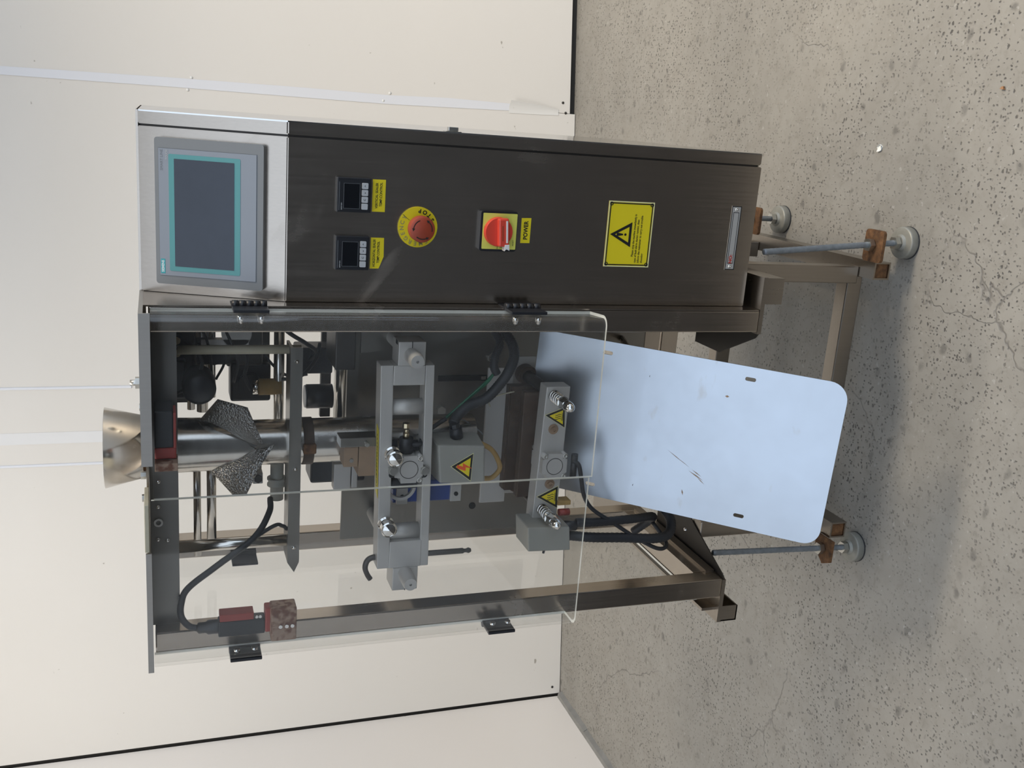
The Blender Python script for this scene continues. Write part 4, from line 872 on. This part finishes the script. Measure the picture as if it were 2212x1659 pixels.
# ------------------------------------------------------------------ clear guard doors
def guard(xf, xh, z0, z1, lab, cut=0):
    """bent acrylic sheet: front face from xf to near xh, then round the bend back to the hinge edge"""
    s = 1 if xh > xf else -1; t = .0045; yf, yb, r = -.0755, -.031, .016
    def path(off):
        P = [(xf, yf+off)]
        for i in range(9):
            a = math.radians(90*i/8); P.append((xh-s*r+s*(r-off)*math.sin(a), yf+r-(r-off)*math.cos(a)))
        P.append((xh-s*off, yb)); return P
    o_, i_ = path(0), path(t)
    b = MB()
    n_ = len(o_)
    def zlo(k): return z0+(cut if k == n_-1 else 0)
    Vo0 = [b.bm.verts.new((*q, zlo(k))) for k, q in enumerate(o_)]; Vo1 = [b.bm.verts.new((*q, z1)) for q in o_]
    Vi0 = [b.bm.verts.new((*q, zlo(k))) for k, q in enumerate(i_)]; Vi1 = [b.bm.verts.new((*q, z1)) for q in i_]
    for k in range(n_-1):
        for a, c in ((Vo0, Vo1), (Vi0, Vi1)):
            f = b.bm.faces.new((a[k], a[k+1], c[k+1], c[k])); f.smooth = True
        for a, c in ((Vo0, Vi0), (Vo1, Vi1)): b.bm.faces.new((a[k], a[k+1], c[k+1], c[k])).material_index = 1
    for k in (0, n_-1): b.bm.faces.new((Vo0[k], Vo1[k], Vi1[k], Vi0[k])).material_index = 1
    return part('guard_door', b, ['acrylic', 'acrylic_edge'], label=lab, sharp=40)
gR = guard(-.2580, -.0045, .6265, 1.2705, 'clear acrylic guard door next to the cabinet', .010)
gL = guard(-.2592, -.5165, .6310, 1.2735, 'clear acrylic guard door on the hopper side')
b = MB(); b.box(-.4920, -.4400, -.0700, -.040, 1.0765, 1.1130, 0, .002); ab = part('actuator_block', b, 'worn_block', gL, label='worn brown actuator block')
for z in (1.100, 1.091, 1.083):
    b = MB(); b.cyl((-.468, -.0705, z), (-.468, -.0725, z), .0028, seg=10); part('screw', b, 'polished', gL)
for z0, z1 in ((1.1195, 1.1665), (.7195, .7755)):
    b = MB(); b.box(-.0040, .0005, -.0640, -.034, z0, z1, 0, .001); h1 = part('guard_hinge', b, 'black_plastic', gR)
    b = MB()
    for k in range(5): b.cyl((.0015, -.031, z0+(z1-z0)*k/5+.0004), (.0015, -.031, z0+(z1-z0)*(k+1)/5-.0004), .0058, seg=14)
    b.box(-.003, .0005, -.030, .0, z0, z1); part('hinge_knuckle', b, 'black_plastic', gR)
    for zz in (z0+.010, z1-.010):
        b = MB(); b.cyl((-.009, -.054, zz), (-.0165, -.054, zz), .0045, seg=12); b.lathe([(.0036, 0), (.003, .003), (0, .0045)], (-.0165, -.054, zz), (-1, 0, 0), 12); part('cap_nut', b, 'polished', gR)
for z0, z1 in ((1.1250, 1.1700), (.7300, .7750)):
    b = MB(); b.box(-.5215, -.5168, -.0660, -.034, z0, z1, 0, .001); b.cyl((-.520, -.031, z0), (-.520, -.031, z1), .0055, seg=14); b.box(-.5205, -.5175, -.030, .004, z0, z1); part('guard_hinge', b, 'black_plastic', gL)
    for zz in (z0+.010, z1-.010):
        b = MB(); b.cyl((-.512, -.054, zz), (-.506, -.054, zz), .0045, seg=12); part('cap_nut', b, 'polished', gL)
# side guard
b = MB(); b.box(-.5225, -.5180, -.020, .330, .3735, 1.2365)
for f in b.bm.faces:
    f.normal_update()
    if abs(f.normal.x) < .5: f.material_index = 1
gS = part('side_guard', b, ['acrylic', 'acrylic_edge'], label='clear acrylic side guard')
for z in (1.1240, .560):
    b = MB(); b.box(-.5180, -.5135, .245, .322, z-.022, z+.022, 0, .001); b.cyl((-.5140, .287, z-.022), (-.5140, .287, z+.022), .006, seg=14); part('guard_hinge', b, 'black_plastic', gS)

# ------------------------------------------------------------------ loose things
HK = MB()
HK.tube([(-.4480, .0165, .9510), (-.4400, .0165, .9560), (-.4280, .0165, .9600), (-.4160, .0165, .9570), (-.4110, .0165, .9480), (-.4110, .0165, .9300), (-.4112, .0165, .80)], .0046, 6, sub=5)
hk = HK.build('hex_key', 'dark_metal'); tag(hk, 'black hex key pushed through the end of the jaw frame', 'tool')
b = MB(); b.lathe([(.0046, 0), (.0032, .003), (.0032, .006), (.0048, .010), (.0030, .014), (0, .015)], (-.4112, .0165, .801), (0, 0, -1), 12); b.build('ball_end', 'dark_metal', hk)
def scrap(name, pts, z, mat, lab, cat):
    b = MB(); V, Fs = curve_mesh([pts], .0012); b.raw([v+Vector((0, 0, z+.0006+(.004 if i % 3 == 0 else 0))) for i, v in enumerate(V)], Fs); o = b.build(name, mat); tag(o, lab, cat); return o

scrap('plastic_scrap', [(.264, .148), (.272, .146), (.276, .152), (.270, .158), (.262, .156)], 0, 'scrap', 'small clear plastic scrap lying right of the front foot', 'scrap')
scrap('leaf_fragment', [(.372, -.118), (.377, -.116), (.377, -.109), (.373, -.110)], 0, 'leaf_brown', 'tiny brown leaf fragment on bare concrete near the picture edge', 'leaf')
